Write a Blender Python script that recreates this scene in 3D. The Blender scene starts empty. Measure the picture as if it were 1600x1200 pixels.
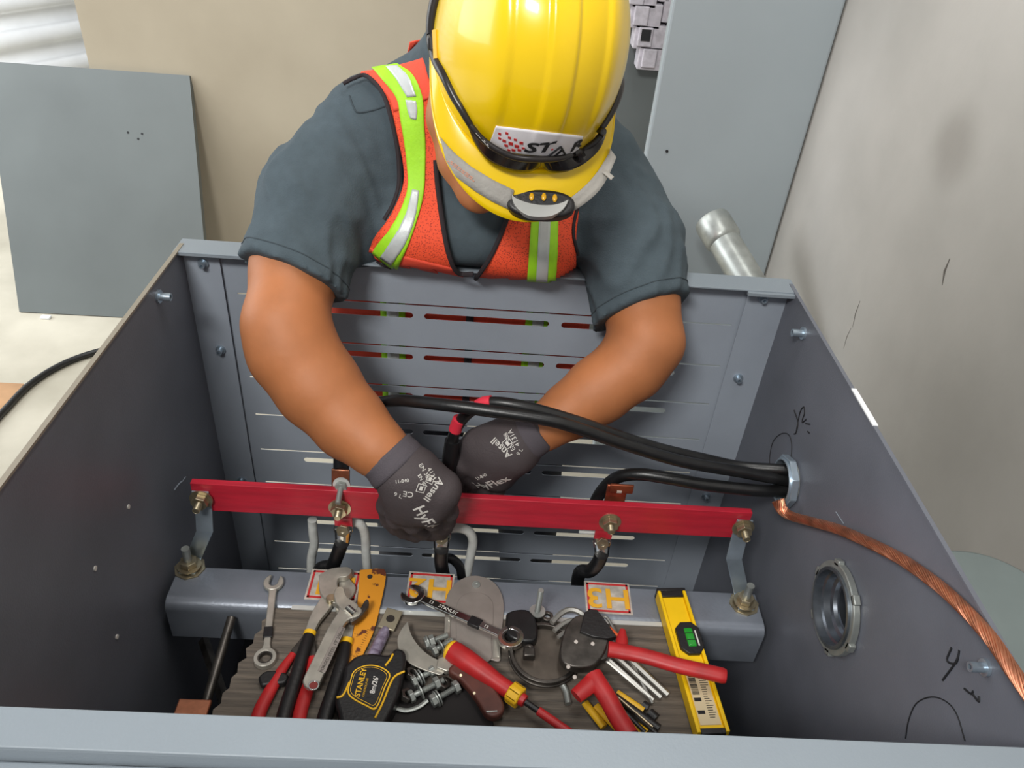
import bpy, bmesh, math, random
import numpy as np
from mathutils import Vector, Matrix, Euler
from mathutils.bvhtree import BVHTree
random.seed(7); np.random.seed(7)
C = bpy.context.scene.collection
PI = math.pi

# ------------------------------------------------------------------ camera
FPX = 1230.0
CAM = Vector((0.0, 0.0, 1.692))
CX = Vector((0.99717493, -0.00130811, 0.07510296))    # camera right in world axes
CY = Vector((0.05986139, -0.59013171, -0.80508458))   # camera down
CZ = Vector((0.04537377, 0.80730593, -0.58838624))    # camera forward
cd = bpy.data.cameras.new('camera'); cam = bpy.data.objects.new('camera', cd); C.objects.link(cam)
m = Matrix((CX, -CY, -CZ)).transposed().to_4x4(); m.translation = CAM
cam.matrix_world = m
cd.sensor_width = 36; cd.lens = FPX * 36 / 1600; cd.clip_start = 0.02
bpy.context.scene.camera = cam

# ------------------------------------------------------------------ world, lights, exposure
vs = bpy.context.scene.view_settings
vs.view_transform = 'Standard'; vs.look = 'None'; vs.gamma = 1; vs.use_curve_mapping = False
vs.exposure = 0.0
w = bpy.data.worlds.new('world'); bpy.context.scene.world = w; w.use_nodes = True
w.node_tree.nodes['Background'].inputs[0].default_value = (0.93, 0.97, 1.0, 1)
w.node_tree.nodes['Background'].inputs[1].default_value = 0.38
def area(name, loc, target, sx, sy, power, col=(1, 1, 1)):
    l = bpy.data.lights.new(name, 'AREA'); l.shape = 'RECTANGLE'; l.size = sx; l.size_y = sy
    l.energy = power; l.color = col
    o = bpy.data.objects.new(name, l); C.objects.link(o); o.location = loc
    o.rotation_euler = (Vector(target) - Vector(loc)).to_track_quat('-Z', 'Y').to_euler()
    return o
area('ceiling_light', (-0.75, -1.0, 3.1), (0.1, 0.8, 0.9), 0.75, 0.4, 60, (1.0, 0.98, 0.94))
area('ceiling_light', (0.2, 0.9, 3.3), (0.2, 1.0, 0.9), 0.25, 1.2, 16, (1.0, 0.98, 0.94))
area('daylight_and_fill', (-4.2, 1.9, 2.0), (-1.0, 2.2, 0.4), 2.6, 2.2, 95, (0.95, 0.98, 1.0))

area('daylight_and_fill', (-2.2, 2.3, 3.5), (-3.0, 5.5, 1.3), 1.6, 1.0, 150, (0.97, 0.99, 1.0))  # fill lamp added out of view to brighten the roller shutter

# ------------------------------------------------------------------ helpers
def ray(px, py):
    return (CX * (px - 800) + CY * (py - 600) + CZ * FPX).normalized()
def at(px, py, ax, v):
    """point of the line of sight through a photo pixel on the plane axis ax = v"""
    r = ray(px, py); return CAM + r * ((v - CAM[ax]) / r[ax])
def P(px, py, y): return at(px, py, 1, y)
def depth(p): return (Vector(p) - CAM).dot(CZ)

def s2l(c):
    c = c / 255.0
    return c / 12.92 if c <= 0.04045 else ((c + 0.055) / 1.055) ** 2.4
def rgb(r, g, b): return (s2l(r), s2l(g), s2l(b), 1)

def mat(name, col, rough=0.5, metal=0.0, var=0.0, vscale=8.0, bump=0.0, bscale=60.0, col2=None, stretch=None,
        coat=0.0, sss=0.0, spec=None, detail=6.0, contrast=None):
    m = bpy.data.materials.new(name); m.use_nodes = True
    nt = m.node_tree; n = nt.nodes; L = nt.links; b = n['Principled BSDF']
    b.inputs['Base Color'].default_value = rgb(*col)
    b.inputs['Roughness'].default_value = rough; b.inputs['Metallic'].default_value = metal
    if coat: b.inputs['Coat Weight'].default_value = coat; b.inputs['Coat Roughness'].default_value = 0.08
    if spec is not None: b.inputs['Specular IOR Level'].default_value = spec
    if sss:
        b.inputs['Subsurface Weight'].default_value = sss
        b.inputs['Subsurface Radius'].default_value = (0.012, 0.005, 0.003)
        b.inputs['Subsurface Scale'].default_value = 1.0
    if var or col2 or bump:
        tc = n.new('ShaderNodeTexCoord'); mp = n.new('ShaderNodeMapping'); L.new(tc.outputs['Object'], mp.inputs[0])
        if stretch: mp.inputs['Scale'].default_value = stretch
    if var or col2:
        nz = n.new('ShaderNodeTexNoise'); nz.inputs['Scale'].default_value = vscale; nz.inputs['Detail'].default_value = detail
        L.new(mp.outputs[0], nz.inputs['Vector'])
        rp = n.new('ShaderNodeValToRGB'); L.new(nz.outputs['Fac'], rp.inputs[0])
        lo, hi = contrast or (0.3, 0.7)
        rp.color_ramp.elements[0].position = lo; rp.color_ramp.elements[1].position = hi
        if col2: a, c = rgb(*col), rgb(*col2)
        else: a = rgb(*[max(0, x * (1 - var)) for x in col]); c = rgb(*[min(255, x * (1 + var)) for x in col])
        rp.color_ramp.elements[0].color = a; rp.color_ramp.elements[1].color = c
        L.new(rp.outputs[0], b.inputs['Base Color'])
    if bump:
        n2 = n.new('ShaderNodeTexNoise'); n2.inputs['Scale'].default_value = bscale; n2.inputs['Detail'].default_value = 4
        L.new(mp.outputs[0], n2.inputs['Vector'])
        bp = n.new('ShaderNodeBump'); bp.inputs['Strength'].default_value = bump; bp.inputs['Distance'].default_value = 0.002
        L.new(n2.outputs['Fac'], bp.inputs['Height']); L.new(bp.outputs[0], b.inputs['Normal'])
    return m

class MB:
    """collects shapes into one mesh"""
    def __init__(s): s.v = []; s.f = []
    def add(s, vs_, fs):
        k = len(s.v); s.v += [Vector(x) for x in vs_]; s.f += [tuple(i + k for i in f) for f in fs]; return s
    def box(s, c, d, rot=None):
        c = Vector(c); q = rot.to_matrix() if isinstance(rot, Euler) else (rot or Matrix.Identity(3))
        v = [c + q @ Vector((sx * d[0] / 2, sy * d[1] / 2, sz * d[2] / 2)) for sx in (-1, 1) for sy in (-1, 1) for sz in (-1, 1)]
        return s.add(v, [(0, 1, 3, 2), (4, 6, 7, 5), (0, 4, 5, 1), (2, 3, 7, 6), (0, 2, 6, 4), (1, 5, 7, 3)])
    def slab(s, a, b): # box by two corners
        a, b = Vector(a), Vector(b); return s.box((a + b) / 2, [abs(x) for x in (b - a)])
    def tube(s, pts, r, seg=12, cap=True, flat=1.0, up=None):
        pts = [Vector(p) for p in pts]; n = len(pts)
        rr = r if isinstance(r, (list, tuple)) else [r] * n
        v = []; prev = None
        for i, p in enumerate(pts):
            t = (pts[min(i + 1, n - 1)] - pts[max(i - 1, 0)])
            t = t.normalized() if t.length > 1e-9 else Vector((0, 0, 1))
            if prev is None:
                a = Vector(up) if up else (Vector((0, 0, 1)) if abs(t.z) < 0.9 else Vector((1, 0, 0)))
            else: a = prev
            x = (a - t * a.dot(t)); x = x.normalized() if x.length > 1e-6 else t.orthogonal().normalized(); prev = x
            y = t.cross(x)
            for k in range(seg):
                an = 2 * PI * k / seg
                v.append(p + x * (math.cos(an) * rr[i] * flat) + y * (math.sin(an) * rr[i]))
        f = [(i * seg + k, i * seg + (k + 1) % seg, (i + 1) * seg + (k + 1) % seg, (i + 1) * seg + k) for i in range(n - 1) for k in range(seg)]
        if cap: f += [tuple(range(seg - 1, -1, -1)), tuple((n - 1) * seg + k for k in range(seg))]
        return s.add(v, f)
    def cyl(s, a, b, r, seg=20, r2=None): return s.tube([a, b], [r, r if r2 is None else r2], seg)
    def _lathe(s, a, d, prof, seg, loop=False):
        x = d.orthogonal().normalized(); y = d.cross(x); v = []; n = len(prof)
        for t, r_ in prof:
            for k in range(seg):
                an = 2 * PI * k / seg; v.append(a + d * t + (x * math.cos(an) + y * math.sin(an)) * max(r_, 1e-5))
        f = [(i * seg + k, i * seg + (k + 1) % seg, (i + 1) * seg + (k + 1) % seg, (i + 1) * seg + k) for i in range(n - 1) for k in range(seg)]
        if not loop: f += [tuple(range(seg - 1, -1, -1)), tuple((n - 1) * seg + k for k in range(seg))]
        return s.add(v, f)
    def ring(s, c, ax, ro, ri, t, seg=28, sides=None, rot=0.0):
        """washer / nut: outer radius ro (hex when sides=6), hole ri, thickness t along ax"""
        c = Vector(c); d = Vector(ax).normalized(); x = d.orthogonal().normalized(); y = d.cross(x); v = []
        for q in (0, t):
            for k in range(seg):
                an = 2 * PI * k / seg + rot
                R_ = ro
                if sides:
                    w_ = PI / sides; R_ = ro * math.cos(w_) / math.cos(((an - rot) % (2 * w_)) - w_)
                e = x * math.cos(an) + y * math.sin(an)
                v += [c + d * q + e * R_, c + d * q + e * ri]
        f = []
        for k in range(seg):
            a, b = 2 * k, 2 * ((k + 1) % seg); o = 2 * seg
            f += [(a, b, b + o, a + o), (b + 1, a + 1, a + 1 + o, b + 1 + o), (a + 1, b + 1, b, a), (a + o, b + o, b + 1 + o, a + 1 + o)]
        return s.add(v, f)
    def prism(s, poly, z0, z1, M=None, hole=None):
        """polygon in local xy, extruded from z0 to z1"""
        bm = bmesh.new()
        if hole:
            eds = []
            for lp in [poly] + hole:
                vv = [bm.verts.new((p[0], p[1], z0)) for p in lp]
                eds += [bm.edges.new((vv[i], vv[(i + 1) % len(vv)])) for i in range(len(vv))]
            bmesh.ops.triangle_fill(bm, use_beauty=True, use_dissolve=False, edges=eds)
        else: bm.faces.new([bm.verts.new((p[0], p[1], z0)) for p in poly])
        r = bmesh.ops.extrude_face_region(bm, geom=bm.faces[:])
        bmesh.ops.translate(bm, verts=[g for g in r['geom'] if isinstance(g, bmesh.types.BMVert)], vec=(0, 0, z1 - z0))
        bmesh.ops.recalc_face_normals(bm, faces=bm.faces)
        bm.verts.index_update()
        vs_ = [(M @ v.co if M else v.co.copy()) for v in bm.verts]
        s.add(vs_, [[v.index for v in f.verts] for f in bm.faces]); bm.free(); return s
    def sphere(s, c, r, seg=16, sc=(1, 1, 1), q=None):
        c = Vector(c); v = []; n = seg // 2
        for i in range(n + 1):
            for k in range(seg):
                a, b = PI * i / n, 2 * PI * k / seg
                p = Vector((math.sin(a) * math.cos(b) * r * sc[0], math.sin(a) * math.sin(b) * r * sc[1], math.cos(a) * r * sc[2]))
                v.append(c + (q @ p if q else p))
        f = [(i * seg + k, (i + 1) * seg + k, (i + 1) * seg + (k + 1) % seg, i * seg + (k + 1) % seg) for i in range(n) for k in range(seg)]
        return s.add(v, f)
    def grid(s, rows):
        k = len(rows[0]); v = [p for r in rows for p in r]
        return s.add(v, [(i * k + j, i * k + j + 1, (i + 1) * k + j + 1, (i + 1) * k + j) for i in range(len(rows) - 1) for j in range(k - 1)])

def wmat(o):
    m_ = o.matrix_basis.copy()
    if o.parent: m_ = wmat(o.parent) @ o.matrix_parent_inverse @ m_
    return m_
def obj(name, mb, material, parent=None, smooth=True, bevel=0.0, world=False, solid=0.0, label=None, seg=2, off=0.0, sub=0, weld=True):
    me = bpy.data.meshes.new(name)
    if isinstance(mb, bpy.types.Mesh): me = mb; me.name = name
    else:
        me.from_pydata([tuple(v) for v in mb.v], [], mb.f)
        bm = bmesh.new(); bm.from_mesh(me)
        if weld: bmesh.ops.remove_doubles(bm, verts=bm.verts, dist=1e-6)
        bmesh.ops.recalc_face_normals(bm, faces=bm.faces); bm.to_mesh(me); bm.free()
    o = bpy.data.objects.new(name, me); C.objects.link(o)
    if isinstance(material, (list, tuple)):
        for q in material: me.materials.append(q)
    else: me.materials.append(material)
    if parent:
        o.parent = parent
        if world: o.matrix_parent_inverse = wmat(parent).inverted()
    if smooth:
        me.polygons.foreach_set('use_smooth', [True] * len(me.polygons))
        try: me.set_sharp_from_angle(angle=math.radians(38))
        except Exception: pass
    if solid:
        q = o.modifiers.new('solidify', 'SOLIDIFY'); q.thickness = solid; q.offset = off
    if bevel:
        q = o.modifiers.new('bevel', 'BEVEL'); q.width = bevel; q.segments = seg; q.limit_method = 'ANGLE'; q.angle_limit = math.radians(40)
    if sub:
        q = o.modifiers.new('subd', 'SUBSURF'); q.levels = sub; q.render_levels = sub
    if label: o['label'] = label
    return o
def tag(o, label, cat, group=None, kind=None):
    o['label'] = label; o['category'] = cat
    if group: o['group'] = group
    if kind: o['kind'] = kind
    return o
def thing(name, label, cat, loc=(0, 0, 0), rot=(0, 0, 0), group=None):
    o = bpy.data.objects.new(name, None); C.objects.link(o); o.empty_display_size = 0.02
    o.location = loc; o.rotation_euler = rot
    return tag(o, label, cat, group)
def struct(name, mb, m_, **k):
    o = obj(name, mb, m_, **k); o['kind'] = 'structure'; return o
def smooth_path(pts, n=8):
    """Catmull-Rom"""
    pts = [Vector(p) for p in pts]; out = []
    q = [pts[0] * 2 - pts[1]] + pts + [pts[-1] * 2 - pts[-2]]
    for i in range(1, len(q) - 2):
        for k in range(n):
            t = k / n; a, b, c, d = q[i - 1], q[i], q[i + 1], q[i + 2]
            out.append(0.5 * ((2 * b) + (c - a) * t + (2 * a - 5 * b + 4 * c - d) * t * t + (3 * b - a - 3 * c + d) * t ** 3))
    out.append(pts[-1]); return out
def sp2(pts, n=8): return [(p.x, p.y) for p in smooth_path([Vector((a, b, 0)) for a, b in pts], n)]
def resample(pts, n):
    pts = [Vector(p) for p in pts]; L_ = [0]
    for a, b in zip(pts, pts[1:]): L_.append(L_[-1] + (b - a).length)
    out = []
    for i in range(n):
        t = L_[-1] * i / (n - 1); k = 0
        while k < len(pts) - 2 and L_[k + 1] < t: k += 1
        out.append(pts[k].lerp(pts[k + 1], (t - L_[k]) / max(1e-9, L_[k + 1] - L_[k])))
    return out
def text_mesh(body, size, depth_=0.0003, bold=0.0, align='CENTER', shear=0.0, sx=1.0):
    cu = bpy.data.curves.new('t', 'FONT'); cu.body = body; cu.size = size; cu.extrude = depth_; cu.offset = bold
    cu.align_x = align; cu.align_y = 'CENTER'; cu.shear = shear; cu.resolution_u = 3
    o = bpy.data.objects.new('t', cu); C.objects.link(o)
    dg = bpy.context.evaluated_depsgraph_get(); dg.update()
    me = bpy.data.meshes.new_from_object(o.evaluated_get(dg)); bpy.data.objects.remove(o); bpy.data.curves.remove(cu)
    r = MB(); r.add([(v.co.x * sx, v.co.y, v.co.z) for v in me.vertices], [tuple(p.vertices) for p in me.polygons])
    bpy.data.meshes.remove(me); return r
def boolean(o, cutter_mb):
    """cut holes, result baked into the mesh"""
    c = obj('cut', cutter_mb, o.data.materials[0], smooth=False)
    q = o.modifiers.new('b', 'BOOLEAN'); q.object = c; q.operation = 'DIFFERENCE'; q.solver = 'EXACT'
    dg = bpy.context.evaluated_depsgraph_get(); dg.update()
    me = bpy.data.meshes.new_from_object(o.evaluated_get(dg)); o.modifiers.remove(q)
    old = o.data; o.data = me; me.name = old.name; bpy.data.objects.remove(c); bpy.data.meshes.remove(old)
def copy_tree(o, parent=None):
    c = o.copy(); C.objects.link(c)
    if parent: c.parent = parent
    for ch in [x for x in bpy.data.objects if x.parent == o]: copy_tree(ch, c)
    return c

# implicit surfaces -------------------------------------------------
def nets(fn, lo, hi, h):
    """surface nets of fn(p)<0 on a box grid"""
    lo = np.array(lo); n = np.ceil((np.array(hi) - lo) / h).astype(int) + 1
    X, Y, Z = np.meshgrid(*[np.arange(k) * h + lo[i] for i, k in enumerate(n)], indexing='ij')
    d = fn(np.stack([X, Y, Z], -1).astype(np.float32)).astype(np.float64); del X, Y, Z
    s = d < 0; c = [k - 1 for k in n]
    acc = np.zeros((*c, 3), np.float32); cnt = np.zeros(c, np.int8)
    corners = [(i, j, k) for i in (0, 1) for j in (0, 1) for k in (0, 1)]
    def sl(o): return tuple(slice(o[q], o[q] + c[q]) for q in range(3))
    for a in corners:
        for ax in range(3):
            if a[ax]: continue
            b = list(a); b[ax] = 1
            m_ = s[sl(a)] != s[sl(b)]
            da, db = d[sl(a)][m_], d[sl(b)][m_]; t = da / (da - db)
            p = np.array(a, float)[None].repeat(len(t), 0); p[:, ax] += t
            acc[m_] += p; cnt[m_] += 1
    idx = -np.ones(c, int); mk = cnt > 0; idx[mk] = np.arange(mk.sum())
    cell = np.argwhere(mk); v = (cell + acc[mk] / cnt[mk][:, None]) * h + lo
    F = []
    for ax in range(3):
        u, w_ = [(1, 2), (2, 0), (0, 1)][ax]
        a = [slice(0, k) for k in n]; b = list(a); a[ax] = slice(0, n[ax] - 1); b[ax] = slice(1, n[ax])
        e = np.argwhere(s[tuple(a)] != s[tuple(b)])
        e = e[(e[:, u] > 0) & (e[:, w_] > 0) & (e[:, u] < n[u] - 1) & (e[:, w_] < n[w_] - 1)]
        fl = s[tuple(a)][tuple(e.T)]
        def g(du, dw):
            q = e.copy(); q[:, u] += du; q[:, w_] += dw; return idx[tuple(q.T)]
        Q = np.stack([g(-1, -1), g(0, -1), g(0, 0), g(-1, 0)], 1)
        Q[~fl] = Q[~fl][:, ::-1]; F.append(Q)
    F = np.concatenate(F); return v, F
def nets_mesh(name, fn, lo, hi, h, relax=2):
    v, F = nets(fn, lo, hi, h)
    for _ in range(relax):   # light smoothing
        acc = np.zeros_like(v); ct = np.zeros(len(v))
        for a, b in ((0, 1), (1, 2), (2, 3), (3, 0)):
            np.add.at(acc, F[:, a], v[F[:, b]]); np.add.at(acc, F[:, b], v[F[:, a]])
            np.add.at(ct, F[:, a], 1); np.add.at(ct, F[:, b], 1)
        v = v * 0.5 + 0.5 * acc / ct[:, None]
    me = bpy.data.meshes.new(name)
    me.vertices.add(len(v)); me.vertices.foreach_set('co', v.astype(np.float32).ravel())
    me.loops.add(len(F) * 4); me.loops.foreach_set('vertex_index', F.ravel().astype(np.int32))
    me.polygons.add(len(F)); me.polygons.foreach_set('loop_start', np.arange(len(F), dtype=np.int32) * 4)
    me.update(calc_edges=True); me.validate()
    me.polygons.foreach_set('use_smooth', [True] * len(me.polygons))
    return me
def sd_seg(p, a, b, ra, rb, sc=None):
    a = np.array(a, np.float32); b = np.array(b, np.float32)
    ab = b - a; t = np.clip(((p - a) @ ab) / max(1e-9, float(ab @ ab)), 0, 1)
    return np.linalg.norm(p - a - t[..., None] * ab, axis=-1) - (ra + (rb - ra) * t)
def sd_ell(p, c, r, q=None):
    x = p - np.array(c, np.float32)
    if q is not None: x = x @ np.array(q, np.float32)     # columns = local axes
    r = np.array(r, np.float32); k0 = np.linalg.norm(x / r, axis=-1); k1 = np.linalg.norm(x / (r * r), axis=-1)
    return k0 * (k0 - 1) / np.maximum(k1, 1e-6)
def smin(a, b, k):
    h_ = np.maximum(k - np.abs(a - b), 0) / k
    return np.minimum(a, b) - h_ * h_ * k * 0.25
def chain(p, pts, k=0.02):
    """pts: [(vec, r)]"""
    d = None
    for (a, ra), (b, rb) in zip(pts, pts[1:]):
        e = sd_seg(p, a, b, ra, rb); d = e if d is None else smin(d, e, k)
    return d
def bvh_of(me):
    return BVHTree.FromPolygons([v.co.copy() for v in me.vertices], [tuple(p.vertices) for p in me.polygons])
def hit(bvh, px, py, off=0.0, near=True):
    r = ray(px, py); loc, nrm, i, d = bvh.ray_cast(CAM, r)
    if loc is None:
        # past the outline: nearest point of the surface to the line of sight
        best = None
        for t in np.linspace(0.6, 1.7, 60):
            q, n_, _, dist = bvh.find_nearest(CAM + r * t)
            if best is None or dist < best[2]: best = (q, n_, dist)
        loc, nrm = best[0], best[1]
    if nrm.dot(r) > 0: nrm = -nrm
    return loc + nrm * off, nrm
def hitv(bvh, px, py, off):
    """a point standing clear of the surface, still on the same line of sight"""
    p, n_ = hit(bvh, px, py, 0.0); r = ray(px, py); q_ = CAM + r * (p - CAM).dot(r)
    return q_ - r * off, n_
def patch(bvh, left, right, nu, nv, off):
    """cloth patch lying on a surface between two outline curves (photo pixels)"""
    l = resample([Vector((a, b, 0)) for a, b in sp2(left, 6)], nv); r = resample([Vector((a, b, 0)) for a, b in sp2(right, 6)], nv)
    rows = [[hit(bvh, *(l[i].lerp(r[i], j / (nu - 1)))[:2], off)[0] for j in range(nu)] for i in range(nv)]
    return MB().grid(rows)
def drape(mb, bvh, o, ux, uy, off=0.001, dist=0.08):
    """lay flat lettering (local xy) on a surface round point o"""
    o = Vector(o); ux = Vector(ux).normalized(); n_ = ux.cross(Vector(uy)).normalized(); uy = n_.cross(ux)
    out = MB(); nv = []
    for v in mb.v:
        q = o + ux * v.x + uy * v.y
        loc, nr, i, d = bvh.ray_cast(q + n_ * dist, -n_)
        if loc is None: loc = q
        nv.append(loc + n_ * (off + v.z))
    out.v = nv; out.f = mb.f; return out
# ------------------------------------------------------------------ materials
M = {}
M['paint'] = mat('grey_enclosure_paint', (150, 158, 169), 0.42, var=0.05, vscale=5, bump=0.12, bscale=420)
M['paint_shaded'] = mat('grey_paint_shaded', (102, 105, 114), 0.42, var=0.07, vscale=6, bump=0.12, bscale=420)  # darker copy of the enclosure paint, side panels' shade put into the colour
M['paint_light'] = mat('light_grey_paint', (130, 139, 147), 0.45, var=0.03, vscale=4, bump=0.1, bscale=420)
M['panel_out'] = mat('leaning_panel_paint', (106, 112, 112), 0.5, var=0.05, vscale=2.5)
M['beam'] = mat('zinc_grey_beam', (124, 130, 140), 0.38, 0.35, var=0.08, vscale=12, bump=0.15, bscale=200)
M['zinc'] = mat('zinc_plate', (176, 190, 202), 0.32, 0.75, var=0.06, vscale=30)
M['galv'] = mat('galvanised_steel', (166, 170, 166), 0.38, 0.6, var=0.12, vscale=25)
M['brasszinc'] = mat('yellow_zinc', (176, 164, 138), 0.34, 0.85, var=0.12, vscale=60)
M['chrome'] = mat('chrome_steel', (215, 214, 210), 0.16, 1.0, var=0.04, vscale=40)
M['satin'] = mat('satin_steel', (176, 172, 162), 0.36, 0.55, var=0.08, vscale=50)
M['steel_dark'] = mat('dark_steel', (86, 82, 78), 0.38, 0.8, var=0.2, vscale=50)
M['copper'] = mat('copper', (196, 130, 100), 0.38, 0.9, var=0.15, vscale=40)
M['copper_dull'] = mat('dull_copper', (150, 84, 60), 0.42, 0.75, var=0.2, vscale=50)
M['red_paint'] = mat('red_busbar_paint', (186, 36, 54), 0.38, var=0.07, vscale=14, stretch=(1, 8, 8), bump=0.2, bscale=60)
M['black_rubber'] = mat('black_cable_jacket', (24, 24, 25), 0.36, var=0.2, vscale=60, bump=0.1, bscale=300)
M['black_tape'] = mat('black_tape', (22, 22, 24), 0.45, bump=0.5, bscale=90)
M['black_plastic'] = mat('black_plastic', (27, 26, 27), 0.42, bump=0.2, bscale=250)
M['red_tape'] = mat('red_tape', (226, 52, 72), 0.5, bump=0.3, bscale=80)
M['white_wrap'] = mat('white_insulating_wrap', (202, 204, 200), 0.6, var=0.08, vscale=30, bump=0.8, bscale=70)
M['sticker'] = mat('silver_sticker', (196, 190, 180), 0.35, 0.3, var=0.15, vscale=60)
M['sticker_red'] = mat('sticker_red', (190, 46, 46), 0.5)
M['sticker_yellow'] = mat('sticker_yellow', (228, 168, 40), 0.5)
M['ink'] = mat('marker_ink', (22, 22, 26), 0.7)
M['white_ink'] = mat('white_print', (216, 212, 206), 0.6)
M['board'] = mat('weathered_board', (70, 64, 58), 0.75, col2=(112, 102, 91), vscale=9, stretch=(1.2, 16, 1), bump=0.5, bscale=30)
M['dark'] = mat('dark_interior', (30, 31, 34), 0.7)
M['concrete_wall'] = mat('concrete_wall', (158, 155, 149), 0.85, col2=(194, 190, 184), vscale=1.7, bump=0.35, bscale=24, detail=9, contrast=(0.28, 0.72))
M['plaster'] = mat('plaster_wall', (164, 153, 134), 0.9, col2=(188, 178, 158), vscale=1.3, bump=0.25, bscale=18, detail=8)
M['floor'] = mat('concrete_floor', (164, 158, 142), 0.8, col2=(200, 194, 178), vscale=2.6, bump=0.3, bscale=20, detail=9)
M['shutter'] = mat('white_shutter', (240, 242, 244), 0.55, var=0.02)
M['tape_tan'] = mat('tan_card', (170, 132, 96), 0.8, var=0.1)
M['grime'] = mat('wall_mark', (92, 88, 82), 0.9)

# ------------------------------------------------------------------ room
struct('floor', MB().slab((-4, -1.5, -0.1), (2.2, 7.0, 0.0)), M['floor'], smooth=False)
WY = 2.98
wl = -0.4915 * WY
struct('wall_back', MB().slab((wl, WY, 0), (0.93, WY + 0.15, 3.4)), M['plaster'], smooth=False)
WX = 0.78
def spot(m_, c, r_, col):
    n = m_.node_tree.nodes; L = m_.node_tree.links; b_ = n['Principled BSDF']; src = b_.inputs['Base Color'].links[0].from_socket
    tc = n.new('ShaderNodeTexCoord'); vd = n.new('ShaderNodeVectorMath'); vd.operation = 'DISTANCE'; vd.inputs[1].default_value = c
    nz = n.new('ShaderNodeTexNoise'); nz.inputs['Scale'].default_value = 9; L.new(tc.outputs['Object'], nz.inputs['Vector'])
    L.new(tc.outputs['Object'], vd.inputs[0]); ad = n.new('ShaderNodeMath'); ad.operation = 'MULTIPLY_ADD'; ad.inputs[1].default_value = 0.04
    L.new(nz.outputs['Fac'], ad.inputs[0]); L.new(vd.outputs['Value'], ad.inputs[2])
    mr = n.new('ShaderNodeMapRange'); mr.interpolation_type = 'SMOOTHSTEP'; mr.inputs['From Min'].default_value = r_ * 0.3; mr.inputs['From Max'].default_value = r_ * 1.2
    mr.inputs['To Min'].default_value = 0.42; mr.inputs['To Max'].default_value = 0; L.new(ad.outputs[0], mr.inputs['Value'])
    mx = n.new('ShaderNodeMix'); mx.data_type = 'RGBA'; L.new(mr.outputs[0], mx.inputs['Factor']); L.new(src, mx.inputs[6]); mx.inputs[7].default_value = rgb(*col)
    L.new(mx.outputs[2], b_.inputs['Base Color'])
spot(M['concrete_wall'], at(1490, 228, 0, WX), 0.10, (118, 112, 104))
struct('wall_right', MB().slab((WX, -1.5, 0), (WX + 0.15, WY, 3.4)), M['concrete_wall'], smooth=False)
# marks in the concrete of the right wall
mk = MB()
for a, b, r_ in (((1484, 404), (1472, 446), 0.0022), ((1344, 470), (1332, 512), 0.001), ((1330, 512), (1318, 545), 0.0007)):
    pa, pb = at(*a, 0, WX - 0.0004), at(*b, 0, WX - 0.0004); mm = (pa + pb) / 2 + Vector((0, 0.004, 0))
    mk.tube([pa, mm, pb], [r_ * 0.3, r_, r_ * 0.2], 6)
tr = struct('trim_1', mk, M['grime']); tr['label'] = 'dark scratches in the concrete wall'
# roller shutter beyond the end of the back wall
sd = Vector((0.515, 0.857, 0)); sn = Vector((0.857, -0.515, 0)); s0 = Vector((wl - 2.6, WY + 0.2 , 0))
rows = []
for k in range(18):
    for dz_, dd in ((0.0, 0.0), (0.085, 0.0), (0.105, 0.028), (0.185, 0.028)):
        z = 0.2 * k + dz_; rows.append([s0 + sn * dd + Vector((0, 0, z)), s0 + sd * 4.2 + sn * dd + Vector((0, 0, z))])
struct('door_1', MB().grid(rows), M['shutter'], solid=0.01)

# leaning sheet metal panel
bl, br = at(30, 487, 2, 0.004), at(330, 503, 2, 0.004)
ty = WY - 0.01
tr_ = at(296, 118, 1, ty); e = (br - bl); tl_ = tr_ - e
up_ = (tr_ - br).normalized(); nrm = e.cross(up_).normalized()
if nrm.y > 0: nrm = -nrm
t = thing('sheet_metal_panel', 'large grey sheet metal panel leaning on the back wall at the left', 'panel', (bl + br) / 2)
H_ = (tr_ - br).length; W_ = e.length; ex = e.normalized()
q = Matrix((ex, up_, nrm)).transposed()
def Q(x, y, z): return bl + ex * x + up_ * y + nrm * z
pb_ = MB()
for a, b in (((0, 0, -0.003), (W_, H_, 0)), ((W_ - 0.003, 0, -0.03), (W_, H_, -0.003)), ((0, 0, -0.03), (0.003, H_, -0.003)), ((0, H_ - 0.003, -0.03), (W_, H_, -0.003)), ((0, 0, -0.03), (W_, 0.003, -0.003))):
    c = Q(*[(a[i] + b[i]) / 2 for i in range(3)]); pb_.box(c, [abs(b[i] - a[i]) for i in range(3)], q)
obj('face_sheet', pb_, M['panel_out'], t, world=True, smooth=False, bevel=0.0008)
for px, py in ((200, 207), (222, 209), (216, 217)):
    r = ray(px, py); tt = (bl - CAM).dot(nrm) / r.dot(nrm); p = CAM + r * tt
    obj('rivet_and_lit_hole', MB().cyl(p - nrm * 0.002, p + nrm * 0.001, 0.004, 10), M['dark'], t, world=True)

# tall grey cabinet standing against the right wall
CYF = 1.93
x0, x1 = at(1052, 0, 1, CYF).x, WX - 0.004
t = thing('cabinet_door', 'tall light grey steel door panel standing against the concrete wall', 'door panel', ((x0 + x1) / 2, CYF + 0.2, 0))
obj('door_sheet', MB().slab((x0, CYF, 0.0), (x1, CYF + 0.03, 2.6)), mat('door_paint', (160, 170, 175), 0.45, var=0.02, vscale=3), t, world=True, bevel=0.006, smooth=False)
p = at(1042, 236, 1, CYF); obj('screw', MB().cyl(p + Vector((0, 0.002, 0)), p - Vector((0, 0.003, 0)), 0.0035), M['dark'], t, world=True)
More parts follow.
